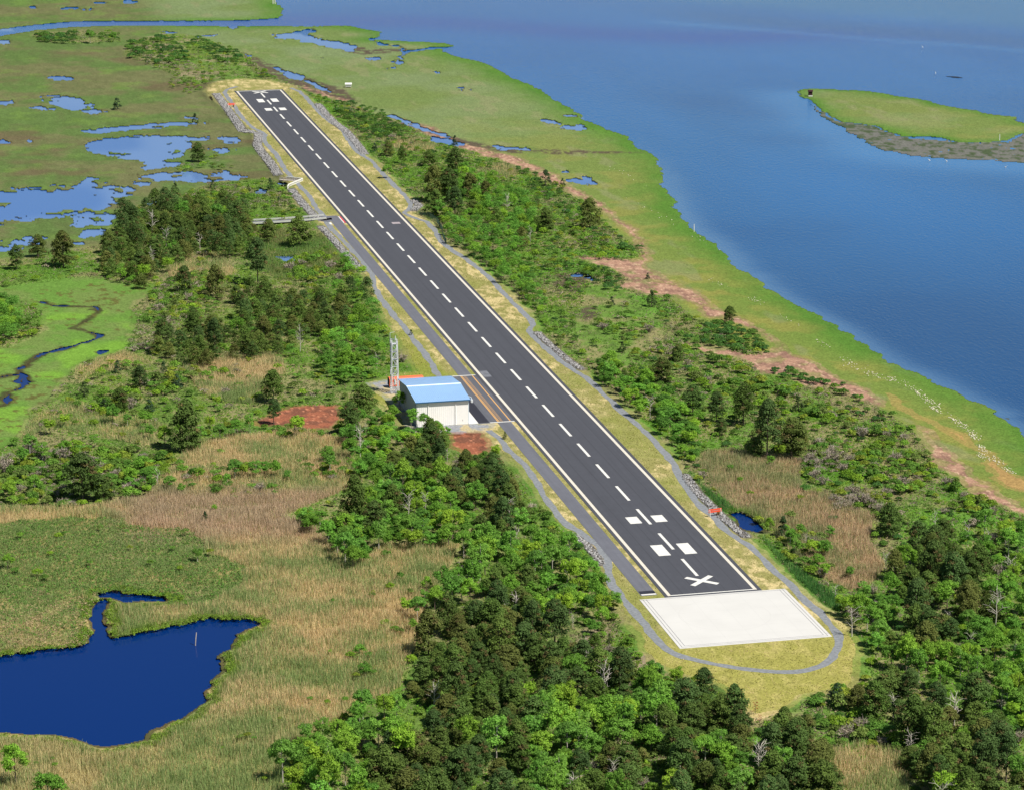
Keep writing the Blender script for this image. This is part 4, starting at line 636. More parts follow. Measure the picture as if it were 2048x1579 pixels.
rail('roadside_barrier', [CW[i]+[3.3, 0, 0] for i in range(5)], .7, 'white barrier on the far side of the causeway road', 'barrier', w=.16, mat=GRYR, n=2, gap=6)
rail('roadside_barrier', [CW[i]-[3.3, 0, 0] for i in range(5)], .7, 'white barrier on the near side of the causeway road', 'barrier', w=.2, mat=GRYR, n=2, gap=6)
FM, t_, b__, L_ = nodes('green fence mesh'); b__.inputs['Base Color'].default_value = (.03, .07, .045, 1); b__.inputs['Roughness'].default_value = .6
FP = [np.array(gp(*q)) for q in ((833, 427), (848, 433), (860, 437), (874, 446), (884, 462), (886, 478), (893, 490))]
fe = empty('chain_fence', tuple(FP[0]), label='dark green wire fence curving beside the upper right gravel path', cat='fence'); ps = MB(); wr = MB()
for q in range(len(FP)-1):
    a, b = FP[q]-FP[0], FP[q+1]-FP[0]; L0 = np.linalg.norm(b-a); n_ = max(2, int(L0/4)+1)
    for i in range(n_): p = a+(b-a)*i/n_; MB().bar(p, p+[0, 0, 2.3], .12).build('post', FM, fe)
    for zz in np.arange(.15, 2.3, .3): wr.bar(a+[0, 0, zz], b+[0, 0, zz], .035)
    for i in range(int(L0/.35)): p = a+(b-a)*i/(L0/.35); wr.bar(p+[0, 0, .1], p+[0, 0, 2.2], .035)
wr.build('wire_mesh', FM, fe)
OB = plain('orange board', (232, 84, 52), .6, var=.06)
def barricade(loc, rz, label):
    e = empty('barricade', loc, rz, label=label, cat='barricade', group='orange barricades on the gravel path')
    for zz in (1.75, 1.15): MB().box(-2.0, 2.0, -.05, .05, zz, zz+.4).build('board', OB, e)
    for s_ in (-1.7, 1.7): MB().bar((s_, -.5, 0), (s_, 0, 2.1), .12).bar((s_, .5, 0), (s_, 0, 2.1), .12).build('leg', PAINT, e)
    MB().box(-1.9, -1.0, -.9, -.55, .1, 1.0).build('sandbag', ORP, e)
barricade(gp(1430, 1031), 1.75, 'orange barricade between the path and the rocks near the lower runway')
barricade(gp(463, 215), 1.75, 'orange barricade on the rocks beside the far end of the runway')
def blind(q, w, d, h, wallm, roofm, label, name='duck_blind'):
    x_, y_, z_ = onground(*q); e = empty(name, (x_, y_, z_), YAW, label=label, cat='hunting blind')
    MB().box(-d/2, d/2, -w/2, w/2, .5, h).build('wall', wallm, e); MB().add([(-d/2-.3, -w/2-.3, h+.02), (d/2+.3, -w/2-.3, h+.02), (d/2+.3, w/2+.3, h+.02), (-d/2-.3, w/2+.3, h+.02), (0, -w/2-.3, h+.8), (0, w/2+.3, h+.8)], [(3, 2, 1, 0), (0, 1, 4), (2, 3, 5), (1, 2, 5, 4), (3, 0, 4, 5)]).build('roof', roofm, e)
    for a in (-1, 1):
        for b in (-1, 1): MB().bar((a*(d/2-.15), b*(w/2-.15), -.6), (a*(d/2-.15), b*(w/2-.15), .5), .2).build('stilt', WOOD, e)
    return e
DKB = plain('dark brown boards', (54, 30, 34), .9, var=.3, scale=2); PALE = plain('pale boards', (206, 206, 198), .7)
e = blind((1620.5, 193), 2.0, 2.0, 2.6, DKB, DKB, 'dark wooden hunting blind with a pale base on the tip of the island')
MB().box(-1.35, -1.1, -1.1, 1.1, .1, .7).build('step', PALE, e)
blind((697, 175), 3.0, 2.0, 1.7, PALE, PALE, 'small pale boxy blind alone on the marsh beyond the runway')
def pole(q, h, label, r=.12, lean=0, zt=None, mat=WRL):
    x_, y_, z_ = onground(*q); p = MB().tube([(0, 0, -1), (lean*.4, -lean*.5, h*.5), (lean, -lean, h)], [r, r, r*.8], 6).build('marker_pole', mat); p.location = (x_, y_, z_)
    tag(p, label, 'pole'); return p
pole((1388, 464), 3.2, 'white pole at the edge of the shore marsh beside the bay', .16)
pole((1999, 281), 3.0, 'white pole at the lower edge of the island', .18); pole((546, 8), 5, 'left white post on the point across the creek', .25); pole((550, 8), 4.5, 'right white post on the point across the creek', .25); pole((390, 1290), 3.2, 'bare stake leaning in the blue pond', .13, .5, mat=WOOD)
def egret(q, rz, label):
    x_, y_, z_ = onground(*q); e = MB(); e.tube([(-.42, 0, .62), (-.2, 0, .68), (.08, 0, .78), (.24, 0, .92), (.2, 0, 1.12), (.32, 0, 1.22), (.55, 0, 1.18)], [.03, .15, .17, .07, .045, .06, .012], 8)
    e.tube([(0, .06, .66), (.03, .06, .34), (0, .06, 0)], [.03, .018, .018], 5).tube([(0, -.06, .66), (.06, -.06, .34), (.03, -.06, 0)], [.03, .018, .018], 5)
    o = e.build('egret', PAINT); o.scale = (1.5,)*3; o.location = (x_, y_, z_-.1); o.rotation_euler = (0, 0, rz); tag(o, label, 'bird', 'white egrets feeding round the island')
egret((1858, 325), 1, 'left egret in the shallows below the island'); egret((1893, 327), 2, 'middle egret in the shallows below the island'); egret((2011, 339), 4, 'right egret in the shallows below the island'); egret((1845, 98), 2, 'tiny egret far out on the bay beyond the island'); egret((1871, 150), 0, 'egret beside the dark mud bar beyond the island')
mb_ = MB()
for k in range(9):
    a, bq = 1896+k*3.2+RNG.uniform(-1, 1), 153.5+k*.3; X, Y = unproj(a, bq, WL); r = 1.2 if k in (4, 5, 6) else .5
    mb_.add([(X+r*math.cos(t)*2.2, Y+r*math.sin(t)*1.5, WL+.08) for t in np.linspace(0, 6.28, 8)[:-1]]+[(X, Y, WL+.25)], [(i, (i+1) % 7, 7) for i in range(7)])
tag(mb_.build('mud_bar', plain('wet mud', (30, 30, 34), .6)), kind='structure')

# ---------------------------------------------------------------- foliage
def fol(name, trans=.25, lo=.84, hi=1.2):
    m, t, b, L = nodes(name); a = t.nodes.new('ShaderNodeAttribute'); a.attribute_name = 'Col'; oi = t.nodes.new('ShaderNodeObjectInfo')
    r = t.nodes.new('ShaderNodeMapRange'); r.inputs[3].default_value = lo; r.inputs[4].default_value = hi; L.new(oi.outputs['Random'], r.inputs[0])
    hs = t.nodes.new('ShaderNodeHueSaturation'); hh = t.nodes.new('ShaderNodeMath'); hh.operation = 'MULTIPLY_ADD'; hh.inputs[1].default_value = 9.7; hh.inputs[2].default_value = 0; L.new(oi.outputs['Random'], hh.inputs[0])
    fr = t.nodes.new('ShaderNodeMath'); fr.operation = 'FRACT'; L.new(hh.outputs[0], fr.inputs[0]); mh = t.nodes.new('ShaderNodeMapRange'); mh.inputs[3].default_value = .484; mh.inputs[4].default_value = .498; L.new(fr.outputs[0], mh.inputs[0])
    L.new(mh.outputs[0], hs.inputs['Hue']); L.new(r.outputs[0], hs.inputs['Value']); L.new(a.outputs['Color'], hs.inputs['Color'])
    L.new(hs.outputs[0], b.inputs['Base Color']); b.inputs['Roughness'].default_value = .75; spec(b, .15)
    if trans:
        tl = t.nodes.new('ShaderNodeBsdfTranslucent'); L.new(hs.outputs[0], tl.inputs[0]); ms_ = t.nodes.new('ShaderNodeMixShader'); ms_.inputs[0].default_value = trans
        L.new(b.outputs[0], ms_.inputs[1]); L.new(tl.outputs[0], ms_.inputs[2]); L.new(ms_.outputs[0], t.nodes['Material Output'].inputs[0])
    return m
LEAF = fol('leaves', .34); NEED = fol('needles', .2, .74, 1.06); BARK = plain('bark', (104, 92, 80), .95, var=.25, scale=3); PALEB = plain('bleached wood', (184, 176, 164), .9, var=.15, scale=3); TWIG = fol('bare twigs', 0, .8, 1.15)
def unit(n):
    v = RNG.normal(size=(n, 3)); return v/np.linalg.norm(v, axis=1, keepdims=True)
def leaves(P, N, size, asp=1.0):                     # one leaf-sized quad per point, facing N
    n = len(P); N = N/(np.linalg.norm(N, axis=1, keepdims=True)+1e-9); t = np.cross(N, unit(n)); t /= (np.linalg.norm(t, axis=1, keepdims=True)+1e-9); b = np.cross(N, t)
    s = (size*RNG.uniform(.6, 1.35, n))[:, None] if np.isscalar(size) else size[:, None]
    V = np.stack([P-t*s*asp, P-b*s*.62, P+t*s*asp, P+b*s*.62], 1).reshape(-1, 3); return V, np.arange(4*n).reshape(n, 4)
def clumps(Cn, Rc, per, size, jit, squash=.7, up=.25, asp=1.0):
    n = len(Cn); D = unit(n*per); D[:, 2] = np.where(D[:, 2] < -.25, -D[:, 2]*.6, D[:, 2]); c = np.repeat(Cn, per, 0); rr = np.repeat(Rc, per)
    P = c+D*(rr*RNG.uniform(.72, 1.05, n*per))[:, None]*np.array([1, 1, squash]); N = D+unit(n*per)*jit+np.array([0, 0, up]); V, Fq = leaves(P, N, size, asp); return V, Fq
def toned(base, n, per, sd=.16, alt=None, pa=0):
    t = np.clip(RNG.normal(1, sd, n), .6, 1.5); c = np.repeat(S(base)[None]*t[:, None], per, 0)
    if alt is not None: k = np.repeat(RNG.uniform(size=n) < pa, per); c[k] = S(alt)*RNG.uniform(.8, 1.2, (k.sum(), 1))
    c = c*RNG.uniform(.82, 1.2, (len(c), 1)); return np.repeat(c, 4, 0)
def trunk_mesh(h, r, limbs, seed, top=.95):
    rs = np.random.default_rng(seed); m_ = MB(); bend = rs.normal(0, .04*h, 2); P = [(bend[0]*t*t, bend[1]*t*t, h*top*t-.3*(t == 0)) for t in np.linspace(0, 1, 5)]; m_.tube(P, [r, r*.8, r*.6, r*.38, r*.1], 6)
    for Lb in limbs:
        a = np.array([bend[0]*(Lb[2]/h)**2, bend[1]*(Lb[2]/h)**2, max(Lb[2]-.25*np.hypot(Lb[0], Lb[1])-.2, .2*h)]); b = np.array(Lb); mid = (a+b)/2+[0, 0, .12*np.linalg.norm(b-a)]; m_.tube([a, mid, b], [r*.34, r*.2, r*.07], 4)
    return m_
PROTO = {}
def reg(kind, crown, trunk):                          # prototype parts at unit height scale, kept as mesh data only
    PROTO.setdefault(kind, []).append((crown, trunk))
def datablock(name, V, Fq, mat, col=None):
    o = mesh(name, V, Fq, mat, col=col); d = o.data; bpy.data.objects.remove(o); return d
def tdata(mb, mat): o = mb.build('trunk', mat); d = o.data; bpy.data.objects.remove(o); return d
for v_ in range(7):                                   # pines: radius 1 crown, height 2.9
    H = [2.35, 2.9, 2.2, 2.7, 3.1, 2.4, 2.6][v_]; z0 = [.2, .55, .15, .4, .9, .2, .3][v_]; Cn = []
    for q in range(104):
        u_ = RNG.uniform(0, 1)**.85; zz = z0+(H-z0-.22)*u_; pr = math.sin(math.pi*min(1, (.30+.70*u_)))**.62*(1.0 if u_ < .55 else 1.05); pr = max(pr, .12); a = RNG.uniform(0, 2*math.pi); rr = pr*(.45+.55*RNG.uniform()**.5)*(.85+.25*math.sin(3*a+v_))*.86; Cn.append((rr*math.cos(a), rr*math.sin(a), zz))
    Cn.append((0, 0, H-.2)); Cn = np.array(Cn); Rc = RNG.uniform(.19, .32, len(Cn)); V, Fq = clumps(Cn, Rc, 50, .05, .8, .8, .45, 1.4)
    base = [(84, 110, 50), (78, 106, 50), (92, 110, 50), (82, 110, 46), (74, 102, 52), (98, 108, 52), (90, 116, 50)][v_]
    reg('pine', datablock('crown', V, Fq, NEED, toned(base, len(Cn), 50, .09, (106, 98, 58), .04)), tdata(trunk_mesh(H, .06, Cn[:16]*[.8, .8, 1], v_), BARK))
for v_ in range(7):                                   # broadleaf: radius 1, height ~1.9
    H = 1.85+.12*(v_ % 3); nl_ = 13; Cn = []
    for q in range(nl_): a = RNG.uniform(0, 2*math.pi); e_ = RNG.uniform(-.2, 1); rr = .66*math.sqrt(max(0, 1-max(e_, 0)**2))*RNG.uniform(.6, 1.1); Cn.append((rr*math.cos(a), rr*math.sin(a), H*.5+e_*H*.36))
    L1 = np.array(Cn); sub = []; 
    for c in L1:
        d = unit(6); d[:, 2] = np.abs(d[:, 2])*1.0-.15; sub.append(c+d*RNG.uniform(.2, .32, (6, 1)))
    Cn = np.concatenate([L1]+sub); Rc = RNG.uniform(.15, .25, len(Cn)); V, Fq = clumps(Cn, Rc, 40, .049, .65, .75, .3, 1.0)
    base = [(114, 162, 58), (106, 156, 58), (124, 168, 58), (102, 150, 62), (132, 170, 54), (110, 160, 64), (98, 146, 56)][v_]
    reg('broadleaf', datablock('crown', V, Fq, LEAF, toned(base, len(Cn), 40, .12)), tdata(trunk_mesh(H, .045, L1[:9]*[.95, .95, 1.03], 40+v_), PALEB if v_ % 2 else BARK))
for kind, bases, H, n_, per, sz in (('shrub', [(104, 146, 52), (94, 136, 54), (116, 154, 46), (88, 130, 50), (106, 130, 62), (126, 146, 52)], 1.1, 24, 26, .1), ('myrtle', [(76, 120, 52), (68, 110, 52), (86, 126, 50)], .8, 24, 30, .09)):
    for v_, base in enumerate(bases):
        a = RNG.uniform(0, 2*math.pi, n_); rr = .72*np.sqrt(RNG.uniform(0, 1, n_)); Cn = np.stack([rr*np.cos(a), rr*np.sin(a), H*(.32+.5*(1-rr**2)*RNG.uniform(.5, 1.15, n_))], 1); V, Fq = clumps(Cn, RNG.uniform(.2, .34, n_), per, sz, .6, .8, .3)
        k = len(V)//4; 
        reg(kind, datablock(kind, V, Fq, LEAF, toned(base, n_, per, .16)), None)
for v_ in range(4):
    P = []; Rr = []; m_ = MB()
    for q in range(34):
        a = RNG.uniform(0, 6.28); r1 = RNG.uniform(.3, 1); b0 = (r1*.25*math.cos(a), r1*.25*math.sin(a), 0); e1_ = np.array([r1*math.cos(a), r1*math.sin(a), RNG.uniform(.6, 1.25)]); md = e1_*.55+[RNG.normal(0, .06), RNG.normal(0, .06), .12]; m_.tube([b0, md, e1_], [.035, .022, .006], 3)
        for w in range(3): m_.tube([md+(e1_-md)*.3*w, md+(e1_-md)*.3*w+RNG.normal(0, .2, 3)+[0, 0, .15]], [.018, .004], 3)
    o = m_.build('dead', TWIG); Vb = np.array(m_.v); o.data.color_attributes.new('Col', 'FLOAT_COLOR', 'POINT'); c4 = np.ones((len(Vb), 4), np.float32); c4[:, :3] = S((158, 148, 134)); o.data.attributes['Col'].data.foreach_set('color', c4.ravel()); d1 = o.data; bpy.data.objects.remove(o)
    a = RNG.uniform(0, 6.28, 16); rr = .8*np.sqrt(RNG.uniform(0, 1, 16)); Cn = np.stack([rr*np.cos(a), rr*np.sin(a), .35+.5*(1-rr**2)], 1); V, Fq = clumps(Cn, np.full(16, .25), 14, .07, 1.0, .9, .2, 1.6)
    d2 = datablock('twigs', V, Fq, TWIG, toned((140, 130, 112), 16, 14, .12, (98, 112, 60), .3)); reg('dead', d2, d1)
for v_ in range(3):
    Cn = []
    for q in range(46): u_ = RNG.uniform(0, 1); a = RNG.uniform(0, 6.28); rr = .85*(1-u_)**.75*(.6+.4*RNG.uniform()); Cn.append((rr*math.cos(a), rr*math.sin(a), .3+2.0*u_))
    Cn = np.array(Cn); V, Fq = clumps(Cn, RNG.uniform(.16, .26, 46), 34, .07, .6, .9, .35)
    reg('cedar', datablock('crown', V, Fq, NEED, toned([(60, 85, 48), (67, 88, 44), (56, 81, 52)][v_], 46, 34, .12)), tdata(trunk_mesh(2.2, .06, Cn[:8], 80+v_), BARK))
    tips = []; m_ = MB(); m_.tube([(0, 0, -.3), (.06, .03, 1), (.0, .1, 2), (.15, .12, 2.9)], [.055, .045, .03, .01], 6)
    for q in range(16):
        zz = RNG.uniform(.9, 2.6); a = RNG.uniform(0, 6.28); l_ = RNG.uniform(.4, 1.0); e_ = np.array([l_*math.cos(a), l_*math.sin(a), zz+l_*.6]); m_.tube([(0.03, .06, zz), e_*[.5, .5, 1]-[0, 0, .1], e_], [.022, .016, .006], 4); m_.tube([e_*[.5, .5, 1]-[0, 0, .1], e_*[.4, .9, 1]+[0, 0, .25]], [.02, .005], 3)
    reg('snag', None, tdata(m_, PALEB))
Cn = np.array([(math.cos(q*2.4)*(.5-.16*(q/14)), math.sin(q*2.4)*(.5-.16*(q/14)), .6+q*.14) for q in range(15)]); V, Fq = clumps(Cn, np.full(15, .2), 16, .07, 1, .9, .2)
reg('red', datablock('crown', V, Fq, NEED, toned((160, 72, 42), 15, 16, .15)), tdata(trunk_mesh(2.9, .05, Cn, 99), BARK))
NM = {'pine': ('pine_tree', 'pine tree'), 'broadleaf': ('broadleaf_tree', 'leafy tree'), 'cedar': ('cedar_tree', 'cedar'), 'snag': ('dead_tree', 'dead tree'), 'red': ('dead_conifer', 'dead tree'), 'shrub': ('shrub', 'shrub'), 'myrtle': ('bayberry_shrub', 'shrub'), 'dead': ('bare_shrub', 'bare shrub')}
HK = {'pine': 2.6, 'broadleaf': 2.2, 'cedar': 2.2, 'snag': 2.9, 'red': 2.9, 'shrub': 1.1, 'myrtle': .8, 'dead': 1.1}
plants = []                                            # kind, x, y, z, r, label-base, solo?
for kind, a, b, r, lab in SOLO:
    hc = .55
    for it in range(3):
        X, Y = unproj(a, b, hc); rm = r/pxm(X, Y, hc); 
        if kind in ('pine',): rm = max(rm, 1.0)
        zg = float(gz(np.array([X]), np.array([Y]))[0][0]); hc = zg+HK[kind]*rm*.58
    plants.append([kind, float(X), float(Y), max(zg, -1.2), rm, lab, True])
soloXY = np.array([(p[1], p[2], p[4]) for p in plants])
for pi_, (kind, P, sp, r0, r1, phrase) in enumerate(PATCH):
    poly = pts(P); rm = (r0+r1)/2; hc = HK[kind]*rm*.6-.6; wp = np.array(W0(poly, hc)); a0, a1 = wp[:, 0].min()-2, wp[:, 0].max()+2; b0, b1 = wp[:, 1].min()-2, wp[:, 1].max()+2
    gxs, gys = np.meshgrid(np.arange(a0, a1, sp*.93), np.arange(b0, b1, sp)); gxs = gxs.ravel(); gys = gys.ravel(); gys = gys+np.where((np.round((gxs-a0)/(sp*.93)).astype(int) % 2) == 1, sp/2, 0)
    gxs = gxs+RNG.uniform(-.32, .32, len(gxs))*sp; gys = gys+RNG.uniform(-.32, .32, len(gys))*sp
    qx_, qy_ = proj(gxs, gys, np.full(len(gxs), hc)); zz, kk, ww = gz(gxs, gys); ok = inside(qx_, qy_, poly) & ~np.isin(kk, (2, 3, 5, 6))
    if kind in ('myrtle', 'dead', 'shrub'): ok &= fbm(gxs, gys, 11, 200+pi_, 2) > .40
    for X, Y, Z in zip(gxs[ok], gys[ok], zz[ok]):
        r = RNG.uniform(r0*.72, r1*1.08)
        d = np.hypot(soloXY[:, 0]-X, soloXY[:, 1]-Y)
        if (d < (soloXY[:, 2]+r)*.62).any(): continue
        if kind in ('pine', 'broadleaf') and 166 < X < 204 and 20 < Y < 46: continue
        if 160 < X < 172 and 25 < Y < 46 and kind != 'shrub': r = min(r, 1.7)
        k2 = kind
        if kind == 'pine' and RNG.uniform() < .12: k2 = 'broadleaf'; 
        if kind == 'broadleaf' and RNG.uniform() < .015: k2 = 'pine'
        if kind in ('broadleaf', 'pine') and RNG.uniform() < .025: k2 = 'snag'; r *= .8
        if kind == 'shrub' and RNG.uniform() < .14: k2 = 'dead'
        plants.append([k2, float(X), float(Y), float(Z), float(r), phrase, False])
for kind, phrase, q in EXTRA:
    for a, b, r in pts3(q):
        X, Y = unproj(a, b, -.1); X, Y = float(X), float(Y); rm = r/pxm(X, Y); big_ = rm > 1.35; rm *= 1.15; plants.append(['broadleaf' if big_ else kind, X, Y, max(float(gz(np.array([X]), np.array([Y]))[0][0]), -1.2)+(0 if big_ else .75), rm, phrase, False])
# loose wild shrubs over the scrub country
for P, sp, pr in ((SCRUB_W, 7.5, .5), (SCRUB_E, 5.8, .6), (SCRUB_N2, 7.5, .75), (SCRUB_N1, 8, .6)):
    wp = np.array(W0([(max(-60, min(2110, a)), max(40, min(1640, b))) for a, b in P])); gxs, gys = np.meshgrid(np.arange(wp[:, 0].min(), wp[:, 0].max(), sp), np.arange(wp[:, 1].min(), wp[:, 1].max(), sp)); gxs = gxs.ravel()+RNG.uniform(-.5, .5, gxs.size)*sp; gys = gys.ravel()+RNG.uniform(-.5, .5, gys.size)*sp
    qx_, qy_ = proj(gxs, gys, gxs*0); ins = inside(qx_, qy_, P) & (qx_ > -60) & (qx_ < 2110) & (qy_ < 1640) & (qy_ > 40); gxs, gys, qx_, qy_ = gxs[ins], gys[ins], qx_[ins], qy_[ins]
    zz, kk, ww = gz(gxs, gys); nz = fbm(gxs, gys, 25, 77, 3); ok = ~np.isin(kk, (2, 3, 5, 6, 8)) & (nz > 1-pr-.12) & ~inside(qx_, qy_, BM) & ~((kk == 7) & (RNG.uniform(size=len(kk)) < .93)) & ~((P is SCRUB_E) & (inside(qx_, qy_, BAY)))
    for Q in (REEDS[0][0], REEDS[5][0], REEDS[3][0], REEDS[4][0]): ok &= ~(inside(qx_, qy_, Q) & (RNG.uniform(size=len(kk)) < .965))
    for Q in ([pts('1180,540 1260,560 1310,600 1330,680 1240,740 1160,700 1150,640')]): ok &= ~(inside(qx_, qy_, Q) & (RNG.uniform(size=len(kk)) < .7))
    for X, Y, Z, a, b in zip(gxs[ok], gys[ok], zz[ok], qx_[ok], qy_[ok]):
        u_ = RNG.uniform(); kind = 'dead' if u_ < .13 else ('myrtle' if u_ < .38 and P is not SCRUB_W else 'shrub'); side = 'left' if Y > 0 else 'right'; dep = 'far' if X > 420 else ('middle' if X > 90 else 'near')
        plants.append([kind, float(X), float(Y), float(Z), float(RNG.uniform(.9, 2.0)), 'in the %s scrub %s of the runway' % (dep, side), False])
print('PLANTS', {k: sum(1 for p in plants if p[0] == k) for k in HK})
# the 300 that show largest of each kind stand alone, the rest of the kind is one thicket
ADJ = {'pine': 'dark green pine', 'broadleaf': 'bright leafy tree', 'cedar': 'dark cedar', 'shrub': 'rounded green shrub', 'myrtle': 'low dark green bush', 'dead': 'bare grey shrub', 'snag': 'bare dead tree', 'red': 'rust red dead conifer'}
for q in {p[5] for p in plants if not p[6]}:
    if len(q.split()) > 12: print('LONG', q)
LIM = {'shrub': 300, 'myrtle': 150, 'dead': 150}
groups = {}
rest = {}
EXP = {e_[1] for e_ in EXTRA}
for kind in HK:
    L0 = [p for p in plants if p[0] == kind]
    def seen(p):
        qx_, qy_ = proj(p[1], p[2], p[3]+p[4]); on = -10 < qx_ < 2058 and -10 < qy_ < 1600; return (1e6 if p[6] else (1e4 if p[5] in EXP else 0))+(p[4]*pxm(p[1], p[2]))*(1 if on else .05)
    L0.sort(key=seen, reverse=True); n_ = LIM.get(kind, 295)
    for p in L0[:n_]: groups.setdefault((kind, p[5], p[6]), []).append(p)
    rest[kind] = L0[n_:]
cnt = 0
def plant(kind, p, label, group):
    global cnt
    pr = PROTO[kind]; cr, tk = pr[cnt % len(pr)]; cnt += 1; r = p[4]; rz = RNG.uniform(0, 6.28); s3 = (r*RNG.uniform(.85, 1.15), r*RNG.uniform(.85, 1.15), r*RNG.uniform(.78, 1.22)*(1.22 if kind == 'broadleaf' else 1))
    nm_, cat = NM[kind]
    if kind in ('shrub', 'myrtle', 'snag'):
        o = bpy.data.objects.new(nm_, cr if cr else tk); C.collection.objects.link(o); o.location = (p[1], p[2], p[3]); o.rotation_euler = (0, 0, rz); o.scale = s3
    else:
        o = empty(nm_, (p[1], p[2], p[3]), rz); o.scale = s3
        for d_, cn in ((tk, 'branches' if kind == 'dead' else 'trunk'), (cr, 'twigs' if kind == 'dead' else 'crown')):
            q = bpy.data.objects.new(cn, d_); C.collection.objects.link(q); q.parent = o
    tag(o, label, cat, group)
for (kind, phrase, solo), L0 in groups.items():
    base = ADJ[kind]; gname = '%ss %s' % (base, phrase)
    if solo:
        for p in L0: plant(kind, p, phrase, None)
        continue
    pj = [proj(p[1], p[2], p[3]+p[4]) for p in L0]; n_ = len(L0); lab = {}
    if n_ == 1: lab[0] = 'only %s %s' % (base, phrase)
    else:
        for word, key in (('leftmost', lambda i: pj[i][0]), ('rightmost', lambda i: -pj[i][0]), ('nearest', lambda i: -pj[i][1]), ('farthest', lambda i: pj[i][1]), ('largest', lambda i: -L0[i][4]), ('smallest', lambda i: L0[i][4])):
            c_ = [i for i in sorted(range(n_), key=key) if i not in lab]
            if c_: lab[c_[0]] = '%s %s %s' % (word, base, phrase)
    for i, p in enumerate(L0): plant(kind, p, lab.get(i, 'inner %s %s' % (base, phrase)), gname)
def merged(kind, L0, name, label):
    Vs = []; Fs = []; Cs = []; off = 0; dts = []
    for d_, _t in PROTO[kind]:
        v = np.empty(len(d_.vertices)*3, np.float32); d_.vertices.foreach_get('co', v); f_ = np.empty(len(d_.loops), np.int32); d_.loops.foreach_get('vertex_index', f_); c = np.empty(len(d_.vertices)*4, np.float32); d_.attributes['Col'].data.foreach_get('color', c); dts.append((v.reshape(-1, 3), f_.reshape(-1, 4), c.reshape(-1, 4)[:, :3], d_))
    for i, p in enumerate(L0):
        v, f_, c, d_ = dts[i % len(dts)]; far_ = 2 if p[1] > 250 else 1; f_ = f_[::far_]; a = RNG.uniform(0, 6.28); ca, sa = math.cos(a), math.sin(a); w = v*p[4]*np.array([1, 1, RNG.uniform(.85, 1.2)])*(1.0 if far_ == 1 else 1.05)
        Vs.append(np.stack([w[:, 0]*ca-w[:, 1]*sa+p[1], w[:, 0]*sa+w[:, 1]*ca+p[2], w[:, 2]+p[3]], 1).astype(np.float32)); Fs.append(f_+off); off += len(v); Cs.append((c*RNG.uniform(.72, 1.3)).astype(np.float32))
    if Vs: tag(mesh(name, np.concatenate(Vs), np.concatenate(Fs), dts[0][3].materials[0], col=np.concatenate(Cs)), label, NM[kind][1], kind='stuff')
merged('shrub', rest['shrub'], 'shrub_thicket', 'thicket of small green shrubs spread through the scrub')
merged('myrtle', rest['myrtle'], 'bayberry_thicket', 'thicket of low dark bushes along the shore scrub')
merged('dead', rest['dead'], 'bare_thicket', 'thicket of grey leafless brush through the scrub')
merged('broadleaf', rest['broadleaf'], 'leafy_thicket', 'farther leafy crowns making up the rest of the wood')
merged('pine', rest['pine'], 'pine_thicket', 'farther pine crowns making up the rest of the wood')

# ---------------------------------------------------------------- reeds, undergrowth, grass, rocks, shells
RM = fol('reed blades', .35, 1, 1)
def scatter(poly, dens, lo=(-60, 1650)):
    wp = np.array(W0([(max(-70, min(2118, a)), max(lo[0], min(lo[1], b))) for a, b in poly])); A_ = (wp[:, 0].max()-wp[:, 0].min())*(wp[:, 1].max()-wp[:, 1].min()); n = int(A_*dens); X = RNG.uniform(wp[:, 0].min(), wp[:, 0].max(), n); Y = RNG.uniform(wp[:, 1].min(), wp[:, 1].max(), n)
    qx_, qy_ = proj(X, Y, X*0); k = inside(qx_, qy_, poly) & (qx_ > -70) & (qx_ < 2118) & (qy_ < 1648) & (qy_ > -50); X, Y, qx_, qy_ = X[k], Y[k], qx_[k], qy_[k]; zz, kk, ww = gz(X, Y); return X, Y, zz, kk, ww, qx_, qy_
def blades(X, Y, Z, h, w, c, name, label, cat, lean=.12):
    n = len(X); a = RNG.uniform(0, 6.28, n); ux, uy = np.cos(a)*w/2, np.sin(a)*w/2; lx, ly = RNG.normal(0, lean, n)*h, RNG.normal(0, lean, n)*h
    V = np.stack([np.stack([X-ux, Y-uy, Z-.1], 1), np.stack([X+ux, Y+uy, Z-.1], 1), np.stack([X+ux*.35+lx, Y+uy*.35+ly, Z+h], 1), np.stack([X-ux*.35+lx, Y-uy*.35+ly, Z+h], 1)], 1).reshape(-1, 3)
    tag(mesh(name, V, np.arange(4*n).reshape(n, 4), RM, col=np.repeat(c, 4, 0)), label, cat, kind='stuff')
AX, AY, AZ, AH, AC = [], [], [], [], []
PAL = {'tan': ((216, 193, 144), (142, 162, 100)), 'pink': ((200, 174, 138), (152, 158, 108)), 'green': ((112, 146, 76), (146, 146, 92)), 'deep': ((74, 124, 62), (100, 144, 72))}
